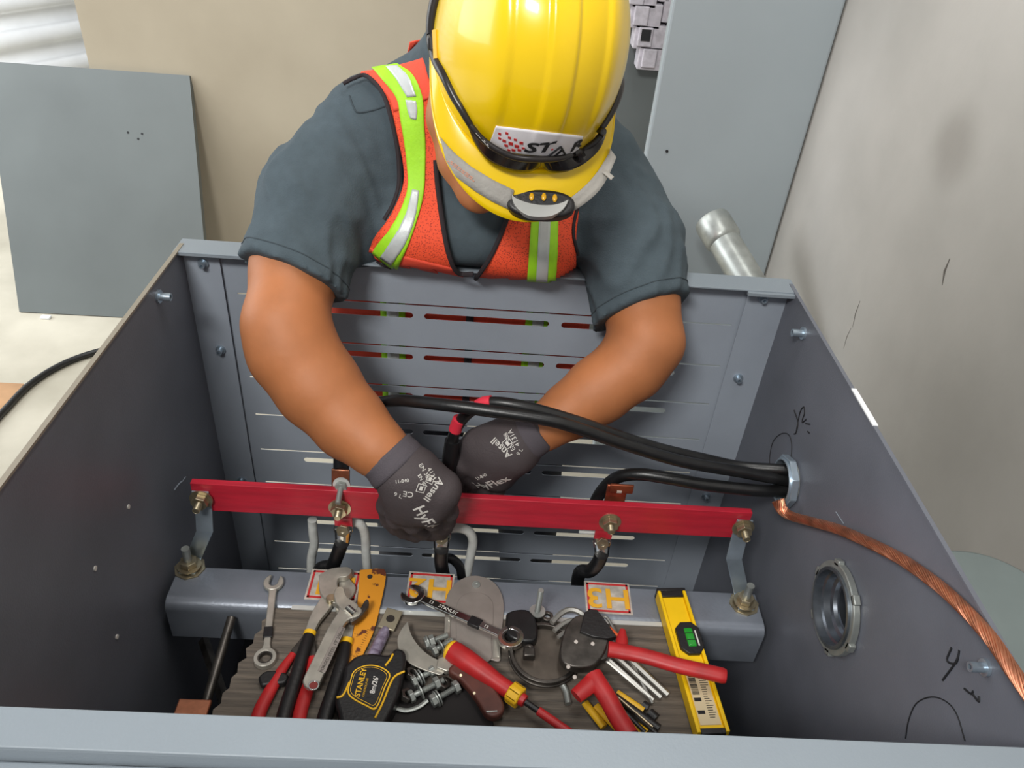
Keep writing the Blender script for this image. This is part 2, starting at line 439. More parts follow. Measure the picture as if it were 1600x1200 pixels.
# second cabinet further back with white modules
CY2 = 2.42
x0b = at(955, 150, 1, CY2).x
t = thing('switchgear_cabinet', 'darker grey steel cabinet behind the worker\'s shoulder, beyond the tall one', 'cabinet', (x0b + 0.2, CY2 + 0.2, 0))
obj('body', MB().slab((x0b, CY2, 0), (0.76, CY2 + 0.4, 2.3)), M['panel_out'], t, world=True, bevel=0.004, smooth=False)
M['mod_white'] = mat('white_module', (196, 192, 200), 0.5, var=0.08, vscale=60)
t2 = thing('module_rack', 'rack of white electrical modules hanging beside the hard hat', 'rack', tuple(at(1010, 90, 1, CY2 - 0.06)))
hl = Matrix.Rotation(math.radians(0), 3, 'Y')
for k in range(5):
    p = at(1020 - 6 * k, 90 - 33 * k, 1, CY2 - 0.05); cx = p.x
    obj('module_block', MB().box((cx, CY2 - 0.035, p.z), (0.088, 0.06, 0.064)).box((cx - 0.014, CY2 - 0.07, p.z + 0.002), (0.04, 0.012, 0.05)), M['mod_white'], t2, world=True, smooth=False, bevel=0.003)
    obj('side_block', MB().box((cx + 0.064, CY2 - 0.03, p.z + 0.016), (0.034, 0.05, 0.060)), M['mod_white'], t2, world=True, smooth=False, bevel=0.003)
    if k in (1, 4): obj('dark_switch', MB().box((cx - 0.014, CY2 - 0.078, p.z + 0.008), (0.026, 0.004, 0.030)), M['dark'], t2, world=True, smooth=False)

# conduit beside the cabinet
a, b = at(1112, 345, 1, 1.80), at(1178, 455, 1, 1.62)
d = (b - a).normalized(); b2 = b + d * 0.35
rc = 0.0385
t = thing('conduit_pipe', 'galvanised conduit pipe end rising in front of the light grey cabinet', 'pipe', tuple(b2))
obj('pipe', MB()._lathe(a + d * 0.01, d, [(0, rc * 0.88), (0, rc), (0.62, rc), (0.62, rc * 0.9)], 36), M['galv'], t, world=True)
cp = MB()._lathe(a, d, [(0.06, rc), (0.012, rc * 0.9), (0.0, rc * 0.93), (-0.001, rc * 1.1), (0.006, rc * 1.16), (0.06, rc * 1.16), (0.068, rc * 1.05), (0.07, rc)], 36)
obj('coupling', cp, M['galv'], t, world=True)

# rounded grey duct outside the right wall
t = thing('cable_duct', 'pale grey green duct with a rounded corner beside the concrete wall', 'duct', (0.62, 0.62, 0))
poly = []
pz = 0.93
c1 = at(1480, 858, 2, pz); c2 = at(1560, 868, 2, pz)
xr = WX - 0.02; xl = 0.578; yb = c1.y
R_ = 0.09
for k in range(13):
    a_ = PI / 2 * k / 12; poly.append((xr - R_ + R_ * math.sin(a_), yb - R_ + R_ * math.cos(a_)))
poly = [(xl, yb)] + poly + [(xr, 0.25), (xl, 0.25)]
M['duct'] = mat('duct_paint', (118, 128, 127), 0.5, var=0.04)
obj('duct_body', MB().prism(poly, 0.0, pz), M['duct'], t, world=True, bevel=0.004)
obj('gasket', MB().tube([(x_ + 0.001, y_ + 0.001, pz - 0.012) for x_, y_ in poly[1:15]], 0.004, 8), M['dark'], t, world=True)

# cable on the floor and a piece of card
t = obj('floor_cable', MB().tube(smooth_path([at(x_, y_, 2, 0.012) for x_, y_ in ((-60, 735), (-20, 672), (8, 640), (45, 602), (90, 573), (140, 553), (200, 540), (260, 538))], 8), 0.011, 14), M['black_rubber'])
tag(t, 'dark cable curving across the concrete floor at the left', 'cable')
pc = [at(x_, y_, 2, 0.0) for x_, y_ in ((-60, 596), (38, 601), (2, 648), (-80, 690))]
t = obj('card_sheet', MB().prism([(p.x, p.y) for p in pc], 0.0, 0.004), M['tape_tan'], smooth=False); tag(t, 'tan piece of card lying on the floor under the cable', 'cardboard')
pc = at(78, 491, 2, 0.0); t = obj('paper_scrap', MB().box((pc.x, pc.y - 0.03, 0.005), (0.035, 0.02, 0.01)), M['shutter'], bevel=0.002); tag(t, 'small white scrap at the foot of the leaning panel', 'scrap')

# ------------------------------------------------------------------ enclosure
XL, XR, YB, YF, RZ = -0.4353, 0.4595, 1.0388, 0.318, 1.15
ZB = 0.30
enc = thing('open_enclosure', 'open grey steel enclosure with a slotted back panel around the tools', 'enclosure', (0, 0.68, 0))
# slotted panel the worker leans over
o = obj('slotted_panel', MB().slab((XL, YB, ZB), (XR, YB + 0.001, RZ - 0.008)), M['paint'], enc, world=True, smooth=False)
cut = MB()
def cap_poly(xa, xb, z, r_, n=8):
    pts = []
    for k in range(n + 1): a_ = -PI / 2 + PI * k / n; pts.append((xb - r_ + r_ * math.cos(a_), z + r_ * math.sin(a_)))
    for k in range(n + 1): a_ = PI / 2 + PI * k / n; pts.append((xa + r_ + r_ * math.cos(a_), z + r_ * math.sin(a_)))
    return pts
MXZ = Matrix(((1, 0, 0, 0), (0, 0, -1, YB), (0, 1, 0, 0), (0, 0, 0, 1)))
for k in range(9):
    z = 1.073 - 0.0775 * k
    cut.slab((-0.367, YB - 0.02, z - 0.0015), (0.389, YB + 0.02, z + 0.0013))
    for xa, xb in ((-0.294, -0.103), (-0.086, 0.107), (0.126, 0.319)):
        cut.prism(cap_poly(xa, xb, z - 0.0195, 0.0052), -0.02, 0.02, MXZ)
boolean(o, cut)
obj('corner_flange', MB().slab((XL, YB - 0.006, ZB), (-0.384, YB - 0.004, RZ - 0.008)), M['paint'], enc, world=True, smooth=False)
obj('corner_flange', MB().slab((0.399, YB - 0.006, ZB), (XR, YB - 0.004, RZ - 0.008)), M['paint'], enc, world=True, smooth=False)
obj('top_flange', MB().slab((XL - 0.006, 1.013, RZ - 0.003), (XR + 0.006, 1.056, RZ)).slab((XL - 0.006, 1.013, RZ - 0.006), (XL + 0.10, 1.015, RZ - 0.002)).slab((XR - 0.07, 1.008, RZ - 0.008), (XR + 0.004, 1.015, RZ - 0.002)), M['paint_light'], enc, world=True, smooth=False, bevel=0.0008)
# side panels
obj('left_panel', MB().slab((XL - 0.003, YF, ZB), (XL, YB, RZ)), M['paint_shaded'], enc, world=True, smooth=False)
rp = obj('right_panel', MB().slab((XR, YF, ZB), (XR + 0.003, YB, RZ)), M['paint_shaded'], enc, world=True, smooth=False)
HC = Vector((XR, 0.617, 0.933)); GC = Vector((XR, 0.832, 0.941))
boolean(rp, MB().cyl(HC - Vector((0.02, 0, 0)), HC + Vector((0.02, 0, 0)), 0.049, 40).cyl(GC - Vector((0.02, 0, 0)), GC + Vector((0.02, 0, 0)), 0.034, 32))
obj('edge_strip', MB().slab((XL - 0.004, YF, RZ - 0.002), (XL + 0.002, YB, RZ + 0.001)), mat('light_brown_edge', (150, 142, 128), 0.5, 0.3), enc, world=True, smooth=False)  # lighter, browner strip along the left top edge
obj('edge_strip', MB().slab((XR - 0.001, YF, RZ - 0.002), (XR + 0.004, YB, RZ + 0.001)), M['paint_shaded'], enc, world=True, smooth=False)
pa, pb = at(1332, 606, 0, XR), at(1364, 668, 0, XR)
obj('edge_tape', MB().slab((XR - 0.001, pb.y, RZ), (XR + 0.005, pa.y, RZ + 0.002)), M['shutter'], enc, world=True, smooth=False)
# front panel with its folded top
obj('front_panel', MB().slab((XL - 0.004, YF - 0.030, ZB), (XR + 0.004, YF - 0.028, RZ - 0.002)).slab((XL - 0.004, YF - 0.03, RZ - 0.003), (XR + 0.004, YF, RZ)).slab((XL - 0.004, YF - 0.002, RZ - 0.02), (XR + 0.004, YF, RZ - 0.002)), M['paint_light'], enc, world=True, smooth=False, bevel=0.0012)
obj('front_step', MB().slab((XL - 0.004, YF - 0.05, ZB), (XR + 0.004, YF - 0.031, RZ - 0.016)), M['paint_light'], enc, world=True, smooth=False, bevel=0.0015)
obj('bottom_pan', MB().slab((XL, YF, ZB - 0.003), (XR, YB, ZB)), M['dark'], enc, world=True, smooth=False)
# screws and studs
def stud(p, ax, r_=0.0055, l=0.014, m_=None):
    ax = Vector(ax); b_ = MB().ring(p, ax, r_ * 1.7, r_ * 0.5, 0.003, 18).ring(Vector(p) + ax * 0.003, ax, r_, r_ * 0.55, l, 16)
    b_.cyl(Vector(p) + ax * 0.001, Vector(p) + ax * (l * 0.6), r_ * 0.56, 10)
    obj('stud', b_, m_ or M['zinc'], enc, world=True)
for px, py in ((318, 411), (345, 546), (378, 750), (1192, 465), (1153, 590), (1103, 775)):
    stud(at(px, py, 1, YB - 0.006), (0, -1, 0), 0.0045, 0.008, M['zinc'])
stud(at(247, 463, 0, XL), (1, 0, 0)); stud(at(1256, 521, 0, XR), (-1, 0, 0)); stud(at(1541, 1043, 0, XR), (-1, 0, 0), 0.0045, 0.012)
for px, py in ((200, 792), (148, 888), (182, 995)):
    p = at(px, py, 0, XL); obj('rivet_and_lit_hole', MB().cyl(p, p + Vector((0.0015, 0, 0)), 0.0032, 12), M['white_ink'], enc, world=True)  # white discs stand in for light showing through small holes
# marker writing and scribed circles on the right panel
def stroke(mb, pts, r_=0.0009, ax=0, v=XR - 0.0003, n=6, sm=True):
    q_ = [at(a, b, ax, v) for a, b in pts]
    mb.tube(smooth_path(q_, n) if sm else q_, r_, 6)
for r_, grp in ((0.001, ([(1241, 641), (1247, 660), (1244, 676), (1241, 678)], [(1244, 676), (1250, 645), (1256, 636), (1257, 646), (1254, 655), (1254, 660), (1260, 655)], [(1259, 662), (1266, 663)], [(1262, 674), (1265, 677)])),
                (0.0011, ([(1487, 1012), (1480, 1032), (1494, 1036), (1499, 1016), (1494, 1034), (1473, 1063)], [(1507, 1076), (1517, 1084), (1521, 1080)], [(1519, 1083), (1529, 1096), (1530, 1088)])),
                (0.0007, ([(1203, 732), (1203, 712), (1208, 690), (1220, 678), (1232, 679), (1237, 694), (1236, 720)],)),
                (0.0007, ([(1415, 1154), (1420, 1125), (1432, 1099), (1455, 1089), (1478, 1096), (1495, 1116), (1508, 1158)],))):
    wr = MB()
    for g_ in grp: stroke(wr, g_, r_)
    obj('marker_writing' if r_ > 0.0008 else 'scribed_circle', wr, M['ink'], enc, world=True, label='black marker writing on the right panel' if r_ > 0.0008 else 'thin dark circle scribed on the right panel')
sc_ = MB()
stroke(sc_, [(1306, 800), (1318, 818)], 0.0006)
obj('scratch', sc_, M['paint_light'], enc, world=True)
sc_ = MB(); stroke(sc_, [(272, 766), (278, 758), (284, 752)], 0.0012, 0, XL + 0.0003); stroke(sc_, [(290, 745), (284, 754)], 0.0007, 0, XL + 0.0003)
obj('scratch', sc_, M['paint'], enc, world=True)
# big conduit nipple through the right panel
t = thing('conduit_nipple', 'large round galvanised conduit fitting through the right panel', 'conduit fitting', tuple(HC))
ax = Vector((1, 0, 0)); rr = 0.050
obj('pipe_wall', MB()._lathe(HC - ax * 0.012, ax, [(0, rr * 0.9), (0, rr * 0.98), (0.056, rr * 0.98), (0.056, rr * 0.6), (0.027, rr * 0.6), (0.0265, rr * 0.68), (0.022, rr * 0.71), (0.020, rr * 0.80), (0.012, rr * 0.83), (0.010, rr * 0.88), (0.002, rr * 0.9), (0, rr * 0.9)], 48, True), mat('dark_zinc', (120, 126, 134), 0.34, 0.85, var=0.15, vscale=40), t, world=True)  # fitting body in a darker zinc tone
nut = MB().ring(HC - ax * 0.009, ax, rr * 1.14, rr * 0.97, 0.0085, 48)
for k in range(6):
    a_ = 2 * PI * k / 6; nut.box(HC - ax * 0.005 + Vector((0, math.cos(a_), math.sin(a_))) * rr * 1.13, (0.008, 0.008, 0.012), Matrix.Rotation(a_, 3, 'X'))
obj('locknut', nut, M['galv'], t, world=True, bevel=0.001)
obj('bore_shade', MB().cyl(HC + ax * 0.036, HC + ax * 0.039, rr * 0.605, 32), M['dark'], t, world=True)  # dark disc puts the shade deep in the pipe into colour
# gland where the cables enter
t = thing('cable_bushing', 'zinc conduit locknut where the black cables pass the right panel', 'conduit fitting', tuple(GC))
obj('locknut', MB().ring(GC - ax * 0.012, ax, 0.0395, 0.032, 0.010, 48, sides=8).ring(GC - ax * 0.015, ax, 0.034, 0.031, 0.01, 40), M['zinc'], t, world=True, bevel=0.001)
obj('pipe_wall', MB().ring(GC - ax * 0.001, ax, 0.0338, 0.031, 0.07, 40), M['galv'], t, world=True)

# ------------------------------------------------------------------ crossbeam, board
BZ = 0.75
bx0, bx1 = -0.423, 0.446
beam = thing('crossbeam', 'grey steel crossbeam with rounded front edge carrying the terminal labels', 'beam', (0, 0.75, BZ - 0.08))
prof = [(0.787, BZ - 0.075), (0.787, BZ - 0.004), (0.784, BZ), ]
for k in range(9):
    a_ = PI / 2 * k / 8; prof.append((0.732 - 0.016 * math.sin(a_), BZ - 0.016 + 0.016 * math.cos(a_)))
prof += [(0.716, BZ - 0.075), (0.719, BZ - 0.075)]
prof += [(0.719, BZ - 0.02), (0.73, BZ - 0.006), (0.784, BZ - 0.006), (0.784, BZ - 0.075)]
MYZ = Matrix(((0, 0, 1, 0), (1, 0, 0, 0), (0, 1, 0, 0), (0, 0, 0, 1)))
obj('channel', MB().prism(prof, bx0, bx1, MYZ), M['beam'], beam, world=True, bevel=0.001)
def label_tag(cx_px, corners, txt):
    pts = [at(a, b, 2, BZ + 0.0006) for a, b in corners]     # tl, tr, br, bl seen in the photo
    cen = sum(pts, Vector()) / 4; ux = ((pts[1] - pts[0]) + (pts[2] - pts[3])).normalized(); w_ = (pts[1] - pts[0]).length; h_ = (pts[3] - pts[0]).length
    uy = Vector((-ux.y, ux.x, 0)); q_ = Matrix((ux, uy, Vector((0, 0, 1)))).transposed()
    s_ = obj('terminal_label', MB().box(cen, (w_, h_, 0.0008), q_), M['sticker'], beam, world=True, smooth=False, label='silver label reading %s with red border' % txt)
    fr = MB(); b_ = 0.0032
    for sx, sy, lx, ly in ((0, 1, w_ - 0.006, b_), (0, -1, w_ - 0.006, b_), (1, 0, b_, h_ - 0.006), (-1, 0, b_, h_ - 0.006)):
        fr.box(cen + ux * sx * (w_ / 2 - 0.0045) + uy * sy * (h_ / 2 - 0.0045) + Vector((0, 0, 0.0008)), (lx, ly, 0.0006), q_)
    obj('red_border', fr, M['sticker_red'], s_, world=True, smooth=False)
    tm = text_mesh(txt, h_ * 0.86, 0.0003, 0.0007, sx=1.12)
    rot = Matrix.Rotation(PI, 3, 'Z')
    tb = MB().add([cen + q_ @ (rot @ v) + Vector((0, 0, 0.0014)) for v in tm.v], tm.f)
    obj('letters', tb, M['sticker_yellow'], s_, world=True, smooth=False)
label_tag(520, ((488, 889), (566, 893), (556, 942), (475, 936)), 'H1')
label_tag(670, ((641, 893), (712, 896), (704, 947), (632, 941)), 'H2')
label_tag(950, ((913, 908), (983, 911), (989, 963), (915, 957)), 'H3')
# board with jagged left end
jag = []
rn = random.Random(3)
n = 34
ly0, ly1 = 0.345, 0.716
for k in range(n):
    y_ = ly1 - (ly1 - ly0) * k / (n - 1)
    base = -0.272 - 0.034 * (ly1 - y_) / 0.17 if ly1 - y_ < 0.17 else -0.306
    jag.append((base + (0.0025 if k % 2 else -0.0025) + rn.uniform(-0.0012, 0.0012), y_ - (0.003 if k % 2 else 0)))
o = obj('work_board', MB().prism([(0.305, ly1)] + [(-0.24, ly1 + 0.002)] + jag + [(0.305, ly0)], BZ - 0.012, BZ + 0.0015), M['board'], smooth=False, bevel=0.0006)
tag(o, 'weathered brown board with a jagged left end under the tools', 'board')
o = obj('white_strip', MB().slab((-0.243, 0.7145, BZ + 0.0018), (0.29, 0.7215, BZ + 0.0032)), mat('strip', (196, 198, 194), 0.4, 0.2), smooth=False); tag(o, 'thin pale metal strip between crossbeam and board', 'strip')
# tank below the board that carries it
o = obj('transformer_core', MB().slab((-0.22, 0.40, ZB + 0.001), (0.26, 0.70, BZ - 0.0125)), M['dark'], bevel=0.01); tag(o, 'dark block under the tool board inside the enclosure', 'block')
# rod left of the board
a, b = at(362, 965, 2, BZ - 0.02), at(318, 1112, 2, BZ - 0.06)
o = obj('steel_rod', MB().tube([a, b, b + (b - a) * 0.7], 0.0065, 18), M['steel_dark']); tag(o, 'grey round steel rod left of the jagged board', 'rod')
o = obj('wood_batten', MB().tube([at(318, 1000, 2, 0.62), at(352, 1100, 2, 0.62)], 0.008, 4), M['steel_dark'], smooth=False); tag(o, 'dark bar crossing below the steel rod', 'bar')
# copper piece at the lower left
t = thing('copper_bar_end', 'bent copper bar end standing left of the board', 'copper bar', tuple(at(295, 1100, 2, 0.72)))
cpz = at(296, 1122, 2, 0.74)
obj('bar', MB().box(cpz, (0.042, 0.05, 0.006)).box(cpz + Vector((0, -0.022, -0.03)), (0.042, 0.006, 0.06)), M['copper'], t, world=True, bevel=0.002)
# ------------------------------------------------------------------ the worker
M['skin'] = mat('skin', (172, 108, 66), 0.58, var=0.05, vscale=16, bump=0.1, bscale=160, sss=0.08)
M['shirt'] = mat('grey_tshirt', (70, 82, 89), 0.9, var=0.04, vscale=60, bump=0.35, bscale=500)
M['glove'] = mat('dark_grey_glove', (74, 66, 68), 0.75, var=0.05, vscale=20, bump=0.4, bscale=420)
M['glove_cuff'] = mat('glove_cuff', (84, 78, 84), 0.85, bump=0.5, bscale=500)
M['lime'] = mat('lime_tape', (168, 232, 40), 0.6, var=0.05, vscale=40, bump=0.2, bscale=300)
M['silver'] = mat('silver_reflective_tape', (190, 196, 196), 0.4, 0.15, col2=(214, 218, 218), vscale=18, bump=0.3, bscale=90)
M['binding'] = mat('black_binding', (44, 36, 40), 0.85)
M['trousers'] = mat('dark_trousers', (34, 36, 44), 0.9, bump=0.4, bscale=200)
M['yellow_hat'] = mat('yellow_hard_hat', (238, 198, 3), 0.28, var=0.015, vscale=6, coat=0.35)
M['hair'] = mat('black_hair', (24, 20, 18), 0.7, bump=0.8, bscale=120)
def mesh_vest():
    m_ = mat('orange_mesh', (240, 84, 48), 0.75)
    n = m_.node_tree.nodes; L = m_.node_tree.links; b_ = n['Principled BSDF']
    tc = n.new('ShaderNodeTexCoord'); vo = n.new('ShaderNodeTexVoronoi'); vo.inputs['Scale'].default_value = 380; vo.inputs['Randomness'].default_value = 0.7
    L.new(tc.outputs['Object'], vo.inputs['Vector']); rp = n.new('ShaderNodeValToRGB'); L.new(vo.outputs['Distance'], rp.inputs[0])
    rp.color_ramp.elements[0].position = 0.22; rp.color_ramp.elements[0].color = rgb(178, 54, 34)
    rp.color_ramp.elements[1].position = 0.42; rp.color_ramp.elements[1].color = rgb(246, 86, 50)
    L.new(rp.outputs[0], b_.inputs['Base Color']); return m_
M['vest'] = mesh_vest()
M['vest_solid'] = mat('orange_cloth', (240, 84, 60), 0.8, bump=0.3, bscale=300)

def J(px, py, y, rpx):
    p = P(px, py, y); return (np.array(p), rpx * depth(p) / FPX)
armL = [J(566, 205, 1.12, 58), J(500, 310, 1.05, 66), J(462, 420, 0.975, 66), J(446, 508, 0.90, 63), J(458, 548, 0.885, 67), J(497, 604, 0.86, 64), J(548, 662, 0.83, 55), J(590, 700, 0.80, 43), J(620, 724, 0.785, 36)]
armR = [J(950, 275, 1.12, 52), J(985, 380, 1.05, 60), J(1000, 470, 1.0, 58), J(1012, 535, 0.965, 54), J(985, 572, 0.95, 53), J(935, 610, 0.93, 50), J(890, 642, 0.90, 42), J(850, 668, 0.875, 33), J(822, 684, 0.865, 30)]
NK = P(735, 200, 1.04)      # neck base
def pt(x, y, z): return np.array((x, y, z), np.float32)
# head frame
HP, HYAW, HROLL = math.radians(47), math.radians(9), math.radians(3)
HR = Matrix.Rotation(HYAW, 3, 'Z') @ Matrix.Rotation(HP, 3, 'X') @ Matrix.Rotation(HROLL, 3, 'Y')
HCEN = CAM + 0.875 * (CX * (24 / FPX) + CY * (-522 / FPX) + CZ)      # middle of the hat's rim plane, inside the shell
def hl_(x, y, z): return HCEN + HR @ Vector((x, y, z))
def torso(p, grow=0.0):
    q_ = Matrix.Rotation(math.radians(-14), 3, 'X')
    d = sd_ell(p, (-0.008, 1.145, 1.245), (0.175, 0.112, 0.135), q_)
    d = smin(d, sd_seg(p, (-0.112, 1.030, 1.196), (0.088, 1.030, 1.190), 0.036, 0.036), 0.045)
    d = smin(d, sd_seg(p, (-0.140, 1.12, 1.30), (-0.128, 1.09, 1.205), 0.055, 0.050), 0.04)
    d = smin(d, sd_seg(p, P(556, 325, 1.075), P(572, 386, 1.045), 0.032, 0.026), 0.03)
    d = smin(d, sd_seg(p, (0.122, 1.12, 1.28), (0.110, 1.09, 1.20), 0.052, 0.048), 0.04)
    d = smin(d, sd_ell(p, (-0.004, 1.205, 1.08), (0.165, 0.125, 0.20)), 0.06)
    d = smin(d, sd_ell(p, (0.0, 1.225, 0.93), (0.165, 0.13, 0.13)), 0.05)
    d = smin(d, sd_seg(p, (-0.145, 1.14, 1.335), (-0.02, 1.13, 1.40), 0.048, 0.06), 0.06)
    d = smin(d, sd_seg(p, (0.135, 1.14, 1.315), (-0.02, 1.13, 1.40), 0.045, 0.06), 0.06)
    return d - grow
def armsdf(p, arm, grow=0.0): return chain(p, arm, 0.018) - grow
hx = HR
def head(p):
    c = np.array(hl_(0, 0.0, -0.005)); A = np.array(HR)
    d = sd_ell(p, c, (0.076, 0.096, 0.105), A)
    f = lambda x, y, z: np.array(hl_(x, y, z))
    d = smin(d, sd_seg(p, f(0, -0.045, -0.075), f(0, -0.05, -0.11), 0.052, 0.036), 0.04)       # jaw
    d = smin(d, sd_seg(p, f(-0.035, -0.03, -0.06), f(-0.012, -0.062, -0.118), 0.035, 0.022), 0.03)
    d = smin(d, sd_seg(p, f(0.035, -0.03, -0.06), f(0.012, -0.062, -0.118), 0.035, 0.022), 0.03)
    d = smin(d, sd_seg(p, f(0, -0.095, -0.03), f(0, -0.113, -0.062), 0.009, 0.014), 0.015)      # nose
    d = smin(d, sd_seg(p, f(-0.016, -0.098, -0.088), f(0.016, -0.098, -0.088), 0.007, 0.007), 0.008)  # lips
    for s in (-1, 1):
        d = smin(d, sd_ell(p, f(s * 0.078, 0.008, -0.045), (0.008, 0.018, 0.03), A), 0.01)       # ears
        d = np.maximum(d, -(sd_ell(p, f(s * 0.032, -0.098, -0.022), (0.017, 0.012, 0.010), A)))   # eye sockets
    return d
CHEEK = [J(702, 120, 1.02, 30), J(704, 185, 1.0, 33), J(722, 250, 0.98, 34), J(746, 300, 0.955, 27), J(752, 310, 0.945, 20)]
def body(p):
    d = torso(p, -0.012)
    nb = np.array((-0.03, 1.10, 1.36)); hb = np.array(hl_(0, 0.03, -0.07))
    d = smin(d, sd_seg(p, nb, hb, 0.062, 0.054), 0.035)
    d = smin(d, head(p), 0.02)
    d = smin(d, chain(p, CHEEK, 0.02), 0.02)
    d = smin(d, armsdf(p, armL), 0.035); d = smin(d, armsdf(p, armR), 0.035)
    # elbow bone
    return d
BLO, BHI = (-0.40, 0.72, 0.86), (0.38, 1.36, 1.56)
worker = thing('person', 'worker in orange mesh vest and grey t-shirt leaning over the slotted panel', 'person', (0, 1.2, 0.0))
bme = nets_mesh('body', body, BLO, BHI, 0.005, 2)
obj('body', bme, M['skin'], worker, world=True, smooth=False)

# t-shirt -----------------------------------------------------------
def fold(p, f1, f2, amp):
    v = p @ np.array(f1, np.float32); u = p @ np.array(f2, np.float32)
    w_ = np.abs(np.sin(v + 1.7 * np.sin(u) + 0.6 * np.sin(2.3 * u + v * 0.4)))
    return amp * (w_ - 0.5)
def unitv(a): a = np.array(a, np.float32); return a / np.linalg.norm(a)
def sleeve(p, arm, hem_c, hem_dir, grow, amp, ph):
    d = chain(p, [(a, r_ + grow + (0.006 if i == 1 else 0.0)) for i, (a, r_) in enumerate(arm[:5])], 0.04)
    cut_ = (p - np.array(hem_c, np.float32)) @ unitv(hem_dir)
    return d, cut_
hemL = (P(464, 440, 0.965)); hemR = (P(1003, 489, 0.995))
dirL = unitv(np.array(P(450, 500, 0.925)) - np.array(P(478, 380, 1.0))); dirR = unitv(np.array(P(1017, 530, 0.965)) - np.array(P(985, 400, 1.035)))
# hem planes follow the line seen in the photo
a, b = P(398, 408, 0.95), P(532, 472, 0.965); tdir = unitv(b - a); vL = unitv(np.array(ray(464, 440))); nL = unitv(np.cross(tdir, vL) * -1 + 0.0)
if nL @ dirL < 0: nL = -nL
nL = unitv(nL * 0.9 + np.array((0, -0.30, 0.0)))
a2, b2 = P(946, 512, 0.98), P(1064, 468, 0.99); tdir = unitv(b2 - a2); vR = unitv(np.array(ray(1003, 489))); nR = unitv(np.cross(tdir, vR))
if nR @ dirR < 0: nR = -nR
nR = unitv(nR * 0.9 + np.array((0, -0.30, 0.0)))
def shirt(p):
    d = torso(p, 0.002)
    nk = sd_seg(p, (-0.03, 1.13, 1.37), (-0.03, 1.09, 1.425), 0.072, 0.066)
    d = smin(d, nk, 0.03)
    # v neck: open cone in front of the throat
    for arm, hc, hn, g, sgn in ((armL, hemL, nL, 0.0095, 1), (armR, hemR, nR, 0.0085, -1)):
        s_ = chain(p, [(q_, r_ + g + (0.005 if i < 2 else 0)) for i, (q_, r_) in enumerate(arm[:6])], 0.04)
        s_ = s_ + fold(p, np.array((38 * sgn, -20, 58)), np.array((26, 40, -14)), 0.0048)
        s_ = np.maximum(s_, (p - np.array(hc, np.float32)) @ hn)
        d = smin(d, s_, 0.03)
    d = d + fold(p, np.array((60, 10, -35)), np.array((20, 30, 30)), 0.0016)
    return np.maximum(d, 0.965 - p[..., 2])
sme = nets_mesh('tshirt', shirt, (-0.40, 0.82, 0.95), (0.38, 1.37, 1.50), 0.005, 2)
sh = obj('tshirt', sme, M['shirt'], worker, world=True, smooth=False, label='dark grey short sleeved t-shirt')
sb_ = bvh_of(sme)
# stitched hems of the sleeves
def ring_on(bv, c, n_, r0, N_=56, off=0.0006):
    c = Vector(c); n_ = Vector(n_).normalized(); x = n_.orthogonal().normalized(); y = n_.cross(x); pts = []
    for k in range(N_ + 1):
        a_ = 2 * PI * k / N_; e_ = x * math.cos(a_) + y * math.sin(a_)
        loc = bv.ray_cast(c + e_ * 0.16, -e_)[0]
        pts.append((loc if loc else c + e_ * r0) + e_ * off)
    return pts
for c, n_, nm in ((hemL, nL, 1), (hemR, nR, 2)):
    for dd in (0.017,):
        pts = ring_on(sb_, Vector(c) - Vector(n_) * dd, n_, 0.06, off=0.0002)
        obj('sleeve_stitch', MB().tube(pts, 0.0009, 6, cap=False), mat('stitch', (58, 68, 74), 0.9), sh, world=True)

obj('shoulder_seam', MB().tube([hit(sb_, a, b, 0.0004)[0] for a, b in sp2([(546, 150), (552, 166), (560, 176), (584, 172), (602, 166)], 6)], 0.0012, 6), mat('seam', (58, 68, 74), 0.9), sh, world=True)

# vest ----------------------------------------------------------------
def torso_only(p):
    d = torso(p, 0.010)
    for arm in (armL, armR):
        d = smin(d, sd_seg(p, arm[0][0], arm[1][0], arm[0][1] + 0.016, arm[1][1] + 0.010), 0.03)
    return smin(d, sd_seg(p, (-0.03, 1.14, 1.36), (-0.03, 1.12, 1.395), 0.070, 0.066), 0.03)
vt = nets_mesh('tmp', torso_only, (-0.36, 0.86, 0.78), (0.34, 1.40, 1.50), 0.006, 3)
vb = bvh_of(vt); bpy.data.meshes.remove(vt)
vest = thing('vest', '', '', (0, 1.1, 1.1)); del vest['label']; del vest['category']
bpy.data.objects.remove(vest)
# left front (viewer's left)
Lout = [(572, 118), (604, 150), (622, 215), (632, 280), (614, 335), (588, 372), (578, 392)]
Linn = [(668, 96), (678, 140), (682, 200), (684, 260), (687, 320), (696, 370), (708, 416)]
Rinn = [(800, 318), (790, 350), (775, 385), (752, 415), (742, 434)]
Rout = [(905, 300), (902, 335), (897, 365), (896, 400), (897, 432)]
vest = obj('vest', patch(vb, Lout, Linn, 26, 70, 0.004), M['vest'], worker, world=True, solid=0.002, label='orange mesh safety vest, front panel at the left')
v2 = obj('vest', patch(vb, Rinn, Rout, 26, 40, 0.004), M['vest'], worker, world=True, solid=0.002, label='orange mesh safety vest, front panel at the right')
# lower edges
obj('vest_hem', patch(vb, [(580, 385), (590, 404)], [(708, 414), (742, 436)], 40, 5, 0.0045), M['vest_solid'], vest, world=True, solid=0.002)
